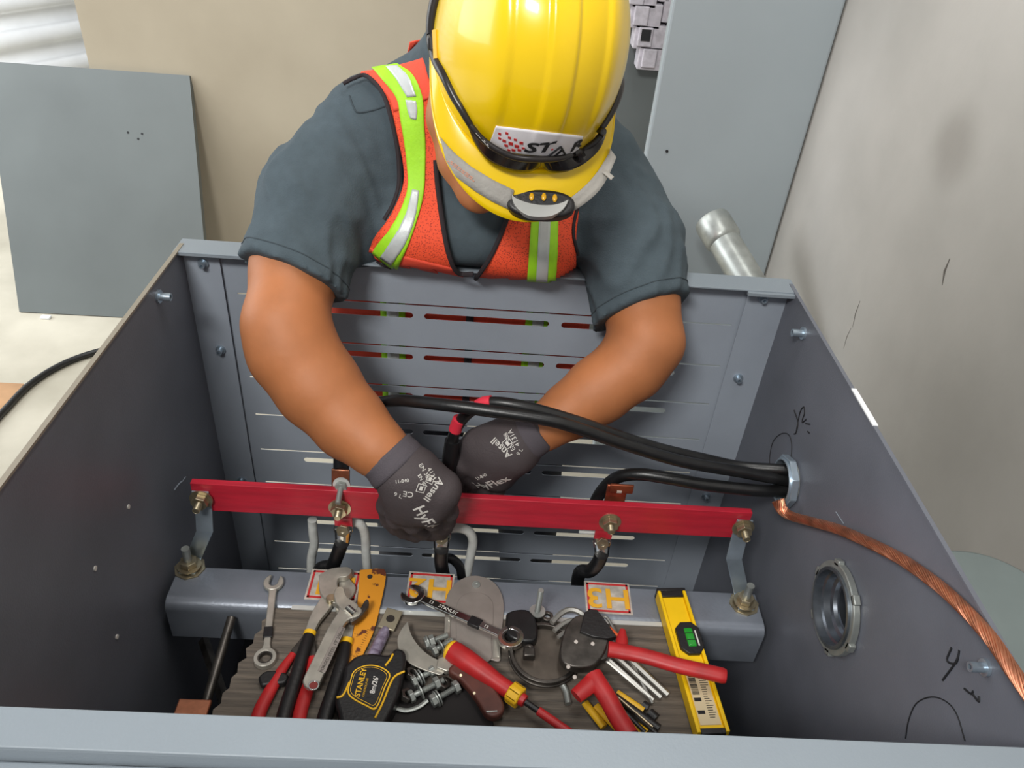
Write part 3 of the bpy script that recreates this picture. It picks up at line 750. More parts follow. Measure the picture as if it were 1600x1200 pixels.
# solid yoke over the shoulder
obj('yoke', patch(vb, [(564, 126), (572, 118), (606, 152), (616, 176)], [(668, 92), (670, 108), (677, 135), (680, 150)], 22, 20, 0.0055), M['vest_solid'], vest, world=True, solid=0.002)
def strip(l, r, mt, nu, nv, off, name='reflective_tape', par=None, lab=None): return obj(name, patch(vb, l, r, nu, nv, off), mt, par or vest, world=True, solid=0.001, label=lab)
strip([(584, 112), (601, 130), (622, 156), (627, 190), (636, 250), (637, 300), (618, 350), (585, 392)], [(626, 104), (650, 118), (664, 150), (664, 190), (666, 250), (662, 310), (645, 365), (620, 418)], M['lime'], 10, 60, 0.0072, 'lime_tape', lab='lime green tape band over the shoulder')
strip([(608, 110), (624, 128), (640, 153)], [(626, 107), (644, 122), (655, 150)], M['silver'], 6, 14, 0.0084)
strip([(637, 157), (639, 172), (643, 185)], [(654, 157), (655, 172), (652, 186)], M['silver'], 5, 10, 0.0084)
strip([(645, 298), (636, 335), (618, 370), (599, 397)], [(656, 300), (650, 340), (636, 375), (614, 407)], M['silver'], 6, 30, 0.0084)
strip([(829, 342), (827, 380), (824, 432)], [(870, 345), (869, 385), (866, 434)], M['lime'], 10, 26, 0.0072, 'lime_tape', v2)
strip([(841, 342), (840, 380), (838, 431)], [(858, 344), (857, 385), (855, 432)], M['silver'], 6, 26, 0.0084, par=v2)
def binding(pxs, r_=0.0028, off=0.006, par=None):
    pts = [hit(vb, a, b, off)[0] for a, b in [tuple(q_) for q_ in sp2(pxs, 8)]]
    obj('binding', MB().tube(pts, r_, 8), M['binding'], par or vest, world=True)
binding([(540, 136), (556, 128), (575, 124), (600, 150), (616, 205), (623, 250), (624, 290), (616, 322), (604, 345)])
binding([(682, 250), (686, 300), (692, 350), (702, 395), (716, 420), (740, 422)], 0.0034)
binding([(793, 340), (780, 372), (764, 402), (742, 432)], 0.0034, par=v2)
binding([(902, 320), (893, 350), (892, 372), (898, 396)], 0.0024, par=v2)
binding([(590, 404), (620, 419)], 0.0016)
# lower vest behind the slotted panel: front cast along +y
def fpatch(xa, xb, za, zb, nu, nv, off, mt, name, par, solid=0.002):
    rows = []
    for i in range(nv):
        z = za + (zb - za) * i / (nv - 1); row = []
        for j in range(nu):
            x = xa + (xb - xa) * j / (nu - 1)
            loc, nr, *_ = vb.ray_cast(Vector((x, 0.9, z)), Vector((0, 1, 0)))
            yy = min(loc.y, 1.075) if loc is not None else 1.075
            y_ = max(yy - off, 1.056 - off * 0.3)
            row.append(Vector((x, y_, z)))
        rows.append(row)
    return obj(name, MB().grid(rows), mt, par, world=True, solid=solid)
fpatch(-0.235, 0.175, 1.135, 0.862, 30, 24, 0.004, M['vest_solid'], 'lower_front', vest)  # plain orange, brighter than the mesh, stands in for light behind the panel
fpatch(-0.157, -0.118, 1.134, 0.863, 6, 24, 0.008, M['lime'], 'lime_tape', vest, 0.001)
fpatch(-0.147, -0.128, 1.134, 0.863, 4, 24, 0.011, M['silver'], 'reflective_tape', vest, 0.001)
fpatch(0.072, 0.108, 1.134, 0.863, 6, 24, 0.008, M['lime'], 'lime_tape', vest, 0.001)
fpatch(0.083, 0.101, 1.134, 0.863, 4, 24, 0.011, M['silver'], 'reflective_tape', vest, 0.001)
fpatch(-0.022, -0.010, 1.134, 0.863, 3, 24, 0.012, M['binding'], 'zip', vest, 0.001)
# back of the vest
rows = []
for i in range(34):
    z = 0.90 + 0.52 * i / 33; row = []
    for j in range(30):
        t_ = j / 29; hw = 0.16 if z < 1.25 else 0.16 - 0.05 * (z - 1.25) / 0.17
        x = -0.01 + hw * (2 * t_ - 1)
        loc, nr, *_ = vb.ray_cast(Vector((x, 1.6, z)), Vector((0, -1, 0)))
        if loc is None: loc = Vector((x, 1.15, z))
        row.append(loc + Vector((0, 0.006, 0)))
    rows.append(row)
obj('vest_back', MB().grid(rows), M['vest_solid'], vest, world=True, solid=0.002)

# trousers and shoes (behind the panel)
def trousers(p):
    d = sd_ell(p, (0.0, 1.235, 0.86), (0.165, 0.125, 0.13))
    for s in (-1, 1):
        d = smin(d, chain(p, [(pt(s * 0.085, 1.235, 0.80), 0.092), (pt(s * 0.13, 1.22, 0.46), 0.068), (pt(s * 0.15, 1.27, 0.10), 0.055)], 0.02), 0.03)
    d = np.maximum(d, p[..., 2] - 0.93); return np.maximum(d, 0.05 - p[..., 2])
obj('trousers', nets_mesh('trousers', trousers, (-0.27, 1.0, 0.0), (0.27, 1.42, 0.98), 0.012, 2), M['trousers'], worker, world=True, smooth=False)
for s in (-1, 1):
    def shoe(p, s=s):
        d = sd_seg(p, (s * 0.155, 1.29, 0.045), (s * 0.17, 1.13, 0.035), 0.045, 0.04)
        d = smin(d, sd_seg(p, (s * 0.15, 1.28, 0.06), (s * 0.15, 1.275, 0.12), 0.045, 0.045), 0.03)
        return np.maximum(d, 0.002 - p[..., 2])
    obj('shoe', nets_mesh('shoe', shoe, (s * 0.16 - 0.1, 1.05, -0.01), (s * 0.16 + 0.1, 1.38, 0.2), 0.01, 1), M['black_rubber'], worker, world=True, smooth=False)

# gloves ------------------------------------------------------------------
def fingers(p, lst, k=0.006):
    d = None
    for f_ in lst:
        e_ = chain(p, f_, 0.004); d = e_ if d is None else smin(d, e_, k)
    return d
def G(px, py, y, rmm): return (np.array(P(px, py, y)), rmm / 1000)
# hand at the left (worker's right): back of the hand up, fingers closing on the bolt under the busbar
gl = dict(
 cuff=[G(606, 712, 0.795, 36), G(630, 738, 0.783, 36)],
 palm=[(G(634, 742, 0.780, 37), G(642, 772, 0.775, 33)), (G(655, 748, 0.777, 35), G(688, 765, 0.772, 29)), (G(645, 760, 0.777, 33), G(668, 790, 0.768, 28)), (G(636, 765, 0.778, 30), G(632, 793, 0.775, 24))],
 fingers=[
  [G(626, 785, 0.772, 15), G(618, 812, 0.778, 12.5), G(630, 830, 0.800, 10.5), G(650, 838, 0.812, 9.5)],
  [G(650, 793, 0.765, 15), G(645, 820, 0.772, 12.5), G(660, 832, 0.795, 10.5), G(676, 836, 0.812, 9.5)],
  [G(672, 790, 0.764, 15), G(676, 815, 0.773, 12.5), G(686, 826, 0.793, 10.5), G(690, 834, 0.810, 9.5)],
  [G(694, 778, 0.766, 15), G(702, 800, 0.776, 12.5), G(700, 815, 0.790, 10.5), G(697, 826, 0.806, 9.5)],
  [G(615, 765, 0.785, 17), G(604, 790, 0.797, 14), G(607, 812, 0.808, 11.5), G(618, 826, 0.812, 10)],
 ])
gr = dict(
 cuff=[G(838, 672, 0.870, 30), G(812, 690, 0.862, 32)],
 palm=[(G(806, 692, 0.862, 33), G(775, 700, 0.862, 31)), (G(798, 700, 0.862, 33), G(758, 722, 0.865, 30)), (G(802, 706, 0.862, 31), G(778, 738, 0.868, 29)), (G(785, 690, 0.865, 30), G(748, 695, 0.868, 25))],
 fingers=[
  [G(742, 708, 0.862, 14), G(724, 728, 0.860, 12), G(712, 752, 0.862, 11), G(706, 774, 0.866, 9.5)],
  [G(752, 728, 0.862, 14.5), G(738, 752, 0.862, 12.5), G(728, 778, 0.868, 11), G(722, 800, 0.874, 9.5)],
  [G(766, 738, 0.866, 14.5), G(758, 764, 0.868, 12.5), G(750, 790, 0.876, 11), G(742, 808, 0.88, 9.5)],
  [G(782, 742, 0.870, 14.5), G(777, 764, 0.874, 12), G(772, 784, 0.88, 10.5), G(765, 800, 0.884, 9)],
  [G(745, 690, 0.876, 15), G(722, 702, 0.880, 13), G(706, 722, 0.882, 11), G(698, 744, 0.880, 9.5)],
 ])
def glove_sdf(g):
    def fn(p):
        d = chain(p, g['cuff'], 0.01)
        for a, b in g['palm']: d = smin(d, sd_seg(p, a[0], b[0], a[1], b[1]), 0.018)
        d = smin(d, fingers(p, g['fingers']), 0.008)
        return d - 0.0005
    return fn
gobj = []
for g, nm, arm in ((gl, 'left', armL), (gr, 'right', armR)):
    allp = np.array([q_[0] for q_ in g['cuff'] + [x for a in g['palm'] for x in a] + [x for f_ in g['fingers'] for x in f_]])
    me = nets_mesh('glove', glove_sdf(g), allp.min(0) - 0.05, allp.max(0) + 0.05, 0.0026, 2)
    o = obj('glove', me, M['glove'], worker, world=True, smooth=False, label='dark grey knitted work glove on the %s' % nm)
    bv = bvh_of(me); gobj.append((o, bv))
    # knitted cuff band
    c0, c1 = Vector(g['cuff'][0][0]), Vector(g['cuff'][1][0]); n_ = (c1 - c0).normalized(); r_ = g['cuff'][0][1]
    x = n_.orthogonal().normalized(); y = n_.cross(x); rows = []
    cst = c0 - n_ * 0.004
    for k in range(7):
        cc = cst + n_ * (0.026 * k / 6); row = []
        for j in range(41):
            a_ = 2 * PI * j / 40; e_ = x * math.cos(a_) + y * math.sin(a_)
            loc = bv.ray_cast(cc + n_ * 0.006 + e_ * 0.12, -e_)[0]
            rad = ((loc - cc - n_ * 0.006).length if loc else r_)
            row.append(cc + e_ * (max(min(rad, r_ * 1.12), r_ * 0.98) + 0.0012 + (0.0012 if k in (0, 1) else 0)))
        rows.append(row)
    obj('cuff', MB().grid(rows), M['glove_cuff'], o, world=True, solid=0.0012)
def print_on(k, body_, px, py, ang, sizepx, bold=0.0, sx=1.0):
    o, bv = gobj[k]; p, n_ = hit(bv, px, py, 0)
    s_ = sizepx * depth(p) / FPX
    # reading direction given as angle in the photo (0 = to the right, clockwise)
    dx = CX * math.cos(ang) + CY * math.sin(ang); ux = (dx - n_ * dx.dot(n_)).normalized(); uy = n_.cross(ux)
    tm = text_mesh(body_, s_, 0.00012, bold * s_, sx=sx)
    return drape(tm, bv, p, ux, uy, 0.0005, 0.02)
def add_print(k, mb): obj('print', mb, M['white_ink'], gobj[k][0], world=True, smooth=False)
R_ = math.radians
for a in ((0, 'HyFlex', 668, 816, R_(72), 27, 0.012), (0, 'Ansell', 678, 766, R_(130), 17, 0.01), (0, 'EN 388', 664, 738, R_(60), 10, 0), (0, 'CE', 638, 772, R_(190), 14, 0.005),
          (0, '11-840', 628, 752, R_(-8), 8, 0), (0, 'EN 407', 660, 752, R_(60), 8, 0), (0, '4131A', 676, 744, R_(60), 11, 0), (0, '9 L', 622, 774, R_(20), 11, 0),
          (1, 'HyFlex', 767, 757, R_(-48), 24, 0.012), (1, 'Ansell', 783, 700, R_(-138), 16, 0.01), (1, '11-840', 752, 745, R_(-46), 9, 0), (1, 'EN 388', 796, 690, R_(-118), 10, 0), (1, '4131A', 803, 684, R_(-118), 11, 0), (1, '9 L', 812, 706, R_(-60), 9, 0)):
    add_print(a[0], print_on(*a))
# pictogram boxes beside the lettering
for k, px, py, ang, s_ in ((0, 658, 763, R_(20), 13), (0, 672, 749, R_(20), 12), (1, 793, 693, R_(-40), 13)):
    o, bv = gobj[k]; p, n_ = hit(bv, px, py, 0); q_ = s_ * depth(p) / FPX / 2
    dx = CX * math.cos(ang) + CY * math.sin(ang); ux = (dx - n_ * dx.dot(n_)).normalized(); uy = n_.cross(ux)
    fr = MB()
    for i in range(4):
        a_ = PI / 2 * i; fr.box((math.cos(a_) * q_, math.sin(a_) * q_, 0), (0.0008 if i % 2 == 0 else 2 * q_, 2 * q_ if i % 2 == 0 else 0.0008, 0.0002))
    fr.box((0, 0, 0), (q_ * 0.8, q_ * 1.1, 0.0002))
    add_print(k, drape(fr, bv, p, ux, uy, 0.0005, 0.02))

# ------------------------------------------------------------------ hard hat
hat = thing('hard_hat', 'yellow hard hat on the bowed head of the worker', 'hard hat', tuple(HCEN))
HA, HB, HH = 0.1035, 0.131, 0.150
def shell(u, v):   # u azimuth (0 = front), v elevation
    cx, cz = math.cos(v), math.sin(v)
    x = HA * math.sin(u) * (abs(cx) ** 0.86 if cx > 0 else 0); y = -HB * math.cos(u) * (abs(cx) ** 0.86 if cx > 0 else 0); z = HH * cz
    fx = 1.0
    # raised centre crest and side ridges running front to back
    def sm(e0, e1, t): t = max(0, min(1, (t - e0) / (e1 - e0))); return t * t * (3 - 2 * t)
    top = sm(0.18, 0.6, v)
    ax_ = abs(x + 0.0)
    bump_ = 0.0035 * (1 - sm(0.010, 0.016, ax_)) * top
    bump_ += 0.0030 * sm(0.044, 0.050, ax_) * (1 - sm(0.052, 0.075, ax_)) * sm(0.1, 0.5, v)
    n_ = Vector((x / HA ** 2, y / HB ** 2, z / HH ** 2)); n_.normalize() if n_.length > 0 else None
    return Vector((x, y, z)) + n_ * bump_
NU, NV = 220, 80
rows = [[hl_(*shell(2 * PI * j / NU, -0.10 + (PI / 2 + 0.10 - 0.0001) * i / NV)) for j in range(NU + 1)] for i in range(NV + 1)]
shellmb = MB().grid(rows)
hat_shell = obj('shell', shellmb, M['yellow_hat'], hat, world=True, solid=0.002, off=0)
hat_shell.data.polygons.foreach_set('use_smooth', [True] * len(hat_shell.data.polygons))
# brim: gutter all round, peak at the front
rows = []
for j in range(NU + 1):
    u = 2 * PI * j / NU; uu = (u + PI) % (2 * PI) - PI
    base = shell(u, -0.07); d0 = Vector((math.sin(u), -math.cos(u), 0))
    pk = max(0.0, math.cos(uu)) ** 1.7 if abs(uu) < PI / 2 else 0.0
    ext = 0.003 + 0.050 * pk
    row = []
    for k in range(9):
        t_ = k / 8
        drop = -0.004 - 0.020 * pk * t_ * t_ - 0.010 * t_
        zz = drop + (0.003 if k == 8 else 0)
        row.append(hl_(*(base * 1.0 + d0 * ext * t_ * (1.0) + Vector((0, 0, zz + (0.006 * abs(math.sin(uu)) ** 2 if abs(uu) < PI / 2 else 0.006))))))
    rows.append(row)
brimmb = MB().grid(rows)
brim = obj('brim', brimmb, M['yellow_hat'], hat, world=True, solid=0.002, off=0)
brim.data.polygons.foreach_set('use_smooth', [True] * len(brim.data.polygons))
allhat = MB(); allhat.add(shellmb.v, shellmb.f); allhat.add(brimmb.v, brimmb.f)
hbv = BVHTree.FromPolygons([v for v in allhat.v], allhat.f)
shbv = BVHTree.FromPolygons([v for v in shellmb.v], shellmb.f)
# slot piece at the side of the hat
sp_ = [hit(shbv, a, b, 0.002)[0] for a, b in ((683, 48), (685, 92))]
obj('side_slot', MB().tube(sp_, 0.0035, 8), mat('hat_slot', (222, 170, 20), 0.5), hat, world=True)
# sticker
def hpatch(l, r, nu, nv, off, mt, name, par, solid=0.0006, bv=shbv, lab=None):
    l2 = resample([Vector((a, b, 0)) for a, b in l], nv); r2 = resample([Vector((a, b, 0)) for a, b in r], nv)
    rows = [[hit(bv, *(l2[i].lerp(r2[i], j / (nu - 1)))[:2], off)[0] for j in range(nu)] for i in range(nv)]
    return obj(name, MB().grid(rows), mt, par, world=True, solid=solid, label=lab)
M['white_sticker'] = mat('white_sticker', (232, 228, 232), 0.45)
stk = hpatch([(776, 195), (766, 222), (775, 236)], [(910, 211), (900, 240), (893, 250)], 80, 12, 0.0016, M['white_sticker'], 'sticker', hat, lab='white sticker with red pixel pattern and black letters')
def lay_text(bv, body_, px, py, ang, sizepx, mt, par, bold=0.02, shear=0.0, sx=1.0, off=0.0026, name='letters'):
    p, n_ = hit(bv, px, py, 0); s_ = sizepx * depth(p) / FPX
    dx = CX * math.cos(ang) + CY * math.sin(ang); ux = (dx - n_ * dx.dot(n_)).normalized(); uy = n_.cross(ux)
    obj(name, drape(text_mesh(body_, s_, 0.0001, bold * s_, shear=shear, sx=sx), bv, p, ux, uy, off, 0.05), mt, par, world=True, smooth=False)
lay_text(shbv, 'ST', 840, 229, R_(5), 36, M['ink'], stk, 0.03, 0.25, 1.15)
lay_text(shbv, 'R', 898, 226, R_(-4), 36, M['ink'], stk, 0.03, 0.25)
cz_ = MB()
def hp(a, b, off=0.0026): return hit(shbv, a, b, off)[0]
for a, b in (((857, 240), (875, 226)), ((875, 226), (884, 243)), ((862, 244), (877, 231))): cz_.tube([hp(*a), hp((a[0] + b[0]) / 2, (a[1] + b[1]) / 2), hp(*b)], 0.0012, 6)
obj('letters', cz_, M['ink'], stk, world=True)
rd = MB()
for px, py, s_ in ((782, 207, 4), (782, 214, 4), (793, 206, 4), (789, 218, 5), (797, 213, 4), (799, 222, 6), (806, 216, 4), (808, 226, 6), (815, 221, 5), (803, 232, 5), (812, 232, 5), (792, 225, 5), (818, 229, 4), (796, 232, 4), (862, 231, 3)):
    p, n_ = hit(shbv, px, py, 0.0022); q_ = s_ * 0.0009 / 1.15
    ux = (CX - n_ * CX.dot(n_)).normalized(); uy = n_.cross(ux)
    rd.box(p, (q_, q_, 0.0004), Matrix((ux, uy, n_)).transposed())
obj('red_pixels', rd, M['sticker_red'], stk, world=True, smooth=False)

# ------------------------------------------------------------------ safety glasses resting on the hat
M['lens'] = mat('smoked_lens', (26, 22, 22), 0.16)
M['frame'] = mat('black_glasses_frame', (38, 33, 32), 0.3)
gls = thing('safety_glasses', 'dark wraparound safety glasses pushed up on the hard hat brim', 'glasses', tuple(hit(hbv, 845, 240, 0.01)[0]))
fr_top_r = None
fr_top = [(735, 196), (752, 216), (775, 233), (805, 246), (840, 249), (875, 247), (905, 237), (928, 223), (943, 206)]
def frp(off, sy=0): return [hit(hbv, a, b + sy, off)[0] for a, b in sp2(fr_top, 6)]
base_pts = frp(0.012)
# smoothed strip of lens hanging off the frame
lo_l = [(735, 196), (748, 222), (768, 243), (795, 256), (820, 259), (838, 256), (845, 250)]
for up_px, lo_px in (([(735, 195), (755, 217), (778, 234), (806, 246), (844, 249)], [(733, 200), (744, 226), (764, 250), (798, 265), (828, 267), (845, 258)]),
                     ([(846, 249), (876, 247), (904, 238), (926, 224), (943, 207)], [(847, 258), (860, 268), (886, 267), (916, 253), (936, 233), (946, 210)])):
    nn = 24
    a_ = resample([Vector((x, y, 0)) for x, y in sp2(up_px, 6)], nn); b_ = resample([Vector((x, y, 0)) for x, y in sp2(lo_px, 6)], nn)
    rows = []
    for i in range(nn):
        up3 = hitv(shbv, a_[i].x, a_[i].y, 0.014)[0]; lo3 = hitv(hbv, b_[i].x, b_[i].y, 0.016)[0]
        rows.append([up3.lerp(lo3, j / 6) + (up3.cross(lo3).normalized() * 0) for j in range(7)])
    obj('lens', MB().grid(rows), M['lens'], gls, world=True, solid=0.002)
pts = [hitv(shbv, a, b, 0.013)[0] for a, b in sp2(fr_top, 6)]
obj('frame', MB().tube(pts, 0.0028, 10, flat=1.3), M['frame'], gls, world=True)
fr_end = hitv(shbv, 943, 206, 0.012)[0]
def temple(pxs, rads, flip=False):
    pts_ = [hitv(shbv, a, b, 0.006)[0] for a, b in sp2(pxs, 6)]
    if flip:
        loc_ = [HR.inverted() @ (q_ - HCEN) for q_ in pts_]; pts_ = [hl_(-q_.x, q_.y, q_.z) for q_ in loc_]; pts_[0] = fr_end
    n_ = len(pts_); rr_ = [rads[0] + (rads[1] - rads[0]) * i / (n_ - 1) for i in range(n_)]
    obj('temple', MB().tube(pts_, rr_, 10), M['frame'], gls, world=True)
temple([(737, 198), (722, 172), (708, 148), (694, 118), (681, 92), (675, 60), (677, 20), (690, -30)], (0.0040, 0.0072))
temple([(737, 198), (722, 172), (708, 148), (694, 118), (681, 92), (675, 60), (677, 20), (690, -30)], (0.0040, 0.0076), True)
p0 = hitv(shbv, 754, 219, 0.018)[0]; n0 = -ray(754, 219); a0 = R_(48); d0 = CX * math.cos(a0) + CY * math.sin(a0); u0 = (d0 - n0 * d0.dot(n0)).normalized(); w0 = n0.cross(u0)
tm = text_mesh('\u2013\u2013\u2013 -=-=-', 0.0052, 0.0001)
obj('letters', MB().add([p0 + u0 * v.x + w0 * v.y + n0 * v.z for v in tm.v], tm.f), M['white_ink'], gls, world=True, smooth=False)

# ------------------------------------------------------------------ head lamp with grey strap
M['strap'] = mat('grey_strap', (160, 156, 150), 0.75, var=0.05, vscale=50, bump=0.4, bscale=300)
lampc = hit(hbv, 845, 318, 0.006)[0]
hlamp = thing('head_lamp', 'black and grey head lamp on a grey strap across the hat brim', 'head lamp', tuple(lampc))
def spx(l, r, nv, offs, nm='strap'):
    l2 = resample([Vector((a, b, 0)) for a, b in l], nv); r2 = resample([Vector((a, b, 0)) for a, b in r], nv); rows = []
    for i in range(nv):
        rows.append([hitv(hbv, *(l2[i].lerp(r2[i], j / 3))[:2], offs)[0] for j in range(4)])
    # pull the strap straight over hollows
    for _ in range(30):
        for i in range(1, nv - 1):
            for j in range(4):
                mid = (rows[i - 1][j] + rows[i + 1][j]) / 2
                if (mid - CAM).length < (rows[i][j] - CAM).length: rows[i][j] = mid
    return obj(nm, MB().grid(rows), M['strap'], hlamp, world=True, solid=0.0012)
s1 = spx([(688, 214), (706, 236), (737, 261), (770, 281), (803, 297)], [(697, 252), (712, 276), (740, 297), (768, 314), (797, 328)], 24, 0.0030)
s2_ = spx([(893, 308), (922, 295), (942, 276), (951, 250), (953, 232)], [(896, 330), (925, 316), (950, 294), (962, 268), (963, 246)], 18, 0.0030)
bk = [hitv(hbv, a, b, 0.007)[0] for a, b in ((944, 268), (957, 279))]
obj('buckle', MB().tube(bk, 0.0045, 8, flat=0.5), M['strap'], hlamp, world=True)
try: lay_text(hbv, '-=\u2261==\u2261=-', 722, 266, R_(38), 13, mat('strap_print', (214, 140, 112), 0.7), s1, 0.0, off=0.0048, name='print')
except Exception as e: print(e)
p, n_ = hit(hbv, 845, 300, 0.0); view = -ray(845, 320)
zf = (view * 0.75 + Vector((0, -0.1, 0.5))).normalized(); xf = (CX * 0.998 + CY * 0.05); xf = (xf - zf * xf.dot(zf)).normalized(); yf = zf.cross(xf)
LM = Matrix((xf, yf, zf)).transposed().to_4x4(); LM.translation = CAM + ray(845, 320) * ((hit(hbv, 845, 312, 0)[0] - CAM).length - 0.006)
sc1 = depth(LM.translation) / FPX
def ellp(a, b, n=40, e=2.4): return [(a * math.copysign(abs(math.cos(t)) ** (2 / e), math.cos(t)), b * math.copysign(abs(math.sin(t)) ** (2 / e), math.sin(t))) for t in [2 * PI * k / n for k in range(n)]]
obj('housing', MB().prism(ellp(53 * sc1, 23 * sc1), -0.012, 0.006, LM), M['black_plastic'], hlamp, world=True, bevel=0.004, seg=4)
lens_poly = [(-46, 8), (-38, 2), (-20, -4), (0, -6.5), (20, -5), (34, 0), (42, 4), (34, -12), (18, -23), (0, -26), (-18, -25), (-34, -16), (-43, -4)]
obj('reflector', MB().prism([(a * sc1, b * sc1) for a, b in sp2(lens_poly + [lens_poly[0]], 4)[:-1]], 0.002, 0.0115, LM), mat('lamp_grey', (170, 170, 166), 0.3, 0.3), hlamp, world=True, bevel=0.003, seg=3)
for k in (-15, 4, 21):
    led = MB().sphere(LM @ Vector((k * sc1, (9 - abs(k) * 0.06) * sc1, 0.0075)), 0.0028, 14, (1, 1.7, 0.7), LM.to_3x3())
    obj('led', led, mat('amber_led', (214, 160, 30), 0.25), hlamp, world=True)
# ------------------------------------------------------------------ red busbar on its two brackets
BY = 0.812      # front face of the bar
tl, trr, blw, brw = P(297, 757, BY), P(1177, 800, BY), P(302, 800, BY), P(1170, 838, BY)
bar = thing('busbar', 'long red painted busbar spanning the enclosure above the crossbeam', 'busbar', tuple((tl + trr) / 2))
zt = (tl.z + trr.z) / 2; zb_ = zt - 0.053
obj('bar', MB().slab((tl.x, BY, zb_), (trr.x, BY + 0.010, zt)), M['red_paint'], bar, world=True, bevel=0.0008)
BZM = (zt + zb_) / 2
def bolt_stack(name_par, p, d, m_=None, l=0.022, k=1.0):
    """hex nut, washer, protruding threaded end, pointing along d from p"""
    p = Vector(p); d = Vector(d).normalized(); m_ = m_ or M['brasszinc']
    obj('washer', MB().ring(p, d, 0.0125 * k, 0.004 * k, 0.0018, 30), m_, name_par, world=True)
    obj('nut', MB().ring(p + d * 0.0018, d, 0.0092 * k, 0.0040 * k, 0.0075 * k, 36, sides=6), m_, name_par, world=True, bevel=0.0005)
    th = MB(); prof_ = []
    t_ = 0.0
    while t_ < l:
        prof_ += [(t_, 0.0042 * k), (t_ + 0.0007, 0.0036 * k)]; t_ += 0.0014
    prof_.append((l, 0.0034 * k)); th._lathe(p, d, prof_, 16)
    obj('bolt_end', th, m_, name_par, world=True)
def bracket(side, lab):
    if side == 0: foot = at(297, 888, 2, BZ); top = P(318, 787, BY); bend = P(321, 823, BY - 0.012); w_ = 0.024
    else: foot = at(1162, 944, 2, BZ); top = P(1157, 830, BY); bend = P(1146, 865, BY - 0.010); w_ = 0.024
    t = thing('bracket', lab, 'bracket', tuple(foot), group='brackets carrying the busbar')
    X = Vector((w_ / 2, 0, 0)); th_ = 0.0025
    f0 = Vector((foot.x, foot.y + 0.004, BZ + 0.0035)); 
    path = [Vector((foot.x, foot.y - 0.013, BZ + 0.0035)), Vector((foot.x, foot.y + 0.017, BZ + 0.0035)), Vector((bend.x, BY - 0.005 - 0.012, bend.z - 0.004)), Vector((top.x, BY - 0.0022, BZM - 0.018)), Vector((top.x, BY - 0.0022, BZM + 0.014))]
    rows = [[q_ - X, q_ + X] for q_ in path]
    obj('strap', MB().grid(rows), M['zinc'], t, world=True, solid=0.0025, smooth=False, off=0, bevel=0.0006)
    bolt_stack(t, (foot.x, foot.y, BZ + 0.006), (0, 0, 1), l=0.034, k=1.35)
    obj('base_washer', MB().ring((foot.x, foot.y, BZ + 0.0002), (0, 0, 1), 0.0225, 0.006, 0.0022, 8), M['brasszinc'], t, world=True)
    obj('shank', MB().cyl((foot.x, foot.y, BZ + 0.018), (foot.x, foot.y, BZ + 0.043), 0.0058, 18), M['galv'], t, world=True)
    bolt_stack(t, (top.x, BY - 0.0036, BZM), (0, -1, 0), l=0.024, k=1.3)
    return t
bracket(0, 'bent zinc bracket holding the left end of the red busbar')
bracket(1, 'bent zinc bracket holding the right end of the red busbar')

def cable(name, lab, pts, r_, n=10, m_=None, cat='cable', group='black power cables entering through the right panel'):
    t = thing(name, lab, cat, tuple(pts[0]), group=group)
    obj('jacket', MB().tube(smooth_path(pts, n), r_, 18), m_ or M['black_rubber'], t, world=True); return t
YC = 0.835
# bolt and copper lug above the bar at the left, end of the first cable
xl_ = P(530, 750, BY + 0.02)
t = cable('power_cable', 'thick black cable passing behind the left forearm to the copper lug', [GC + Vector((0.05, 0.0, 0.004)), GC + Vector((-0.01, 0.0, 0.004)), P(1156, 737, 0.83), P(1062, 720, 0.825), P(969, 692, 0.82), P(900, 668, 0.815), P(850, 655, 0.815), P(750, 640, 0.825), P(680, 631, 0.84), P(620, 626, 0.87), P(578, 636, 0.915), P(546, 664, 0.92), P(534, 700, 0.885), P(533, 722, 0.86), P(533, 738, 0.842)], 0.0086)
lug = MB().tube([P(533, 706, 0.877), P(533, 722, 0.86), P(533, 738, 0.842)], 0.0112, 18)
obj('shrink_sleeve', lug, M['black_tape'], t, world=True)
la = P(533, 738, 0.84); lb = P(532, 787, 0.826)
lg = MB().box((la + lb) / 2 + Vector((0, 0.0, 0)), (0.026, 0.004, (la - lb).length + 0.01), Matrix.Rotation(math.atan2(la.y - lb.y, la.z - lb.z) * -1, 3, 'X'))
obj('copper_lug', lg, M['copper'], t, world=True, bevel=0.0012, label='copper cable lug with two bolts')
# long bolt on the copper lug and clamp bolt below
pb1 = P(534, 757, 0.824)
obj('washer', MB().ring(pb1, (0, -1, 0.1), 0.0125, 0.004, 0.002, 28), M['white_wrap'], t, world=True)
obj('nut', MB().ring(pb1 + Vector((0, -0.002, 0)), (0, -1, 0.1), 0.0088, 0.003, 0.007, 36, sides=6), M['galv'], t, world=True, bevel=0.0004)
obj('bolt', MB().cyl(pb1 + Vector((0, -0.005, 0)), P(528, 787, 0.795), 0.0042, 14), M['galv'], t, world=True)
bolt_stack(bar, P(531, 793, BY) , (0, -1, 0), l=0.022, k=1.3)
bolt_stack(bar, P(953, 815, BY), (0, -1, 0), l=0.021, k=1.3)
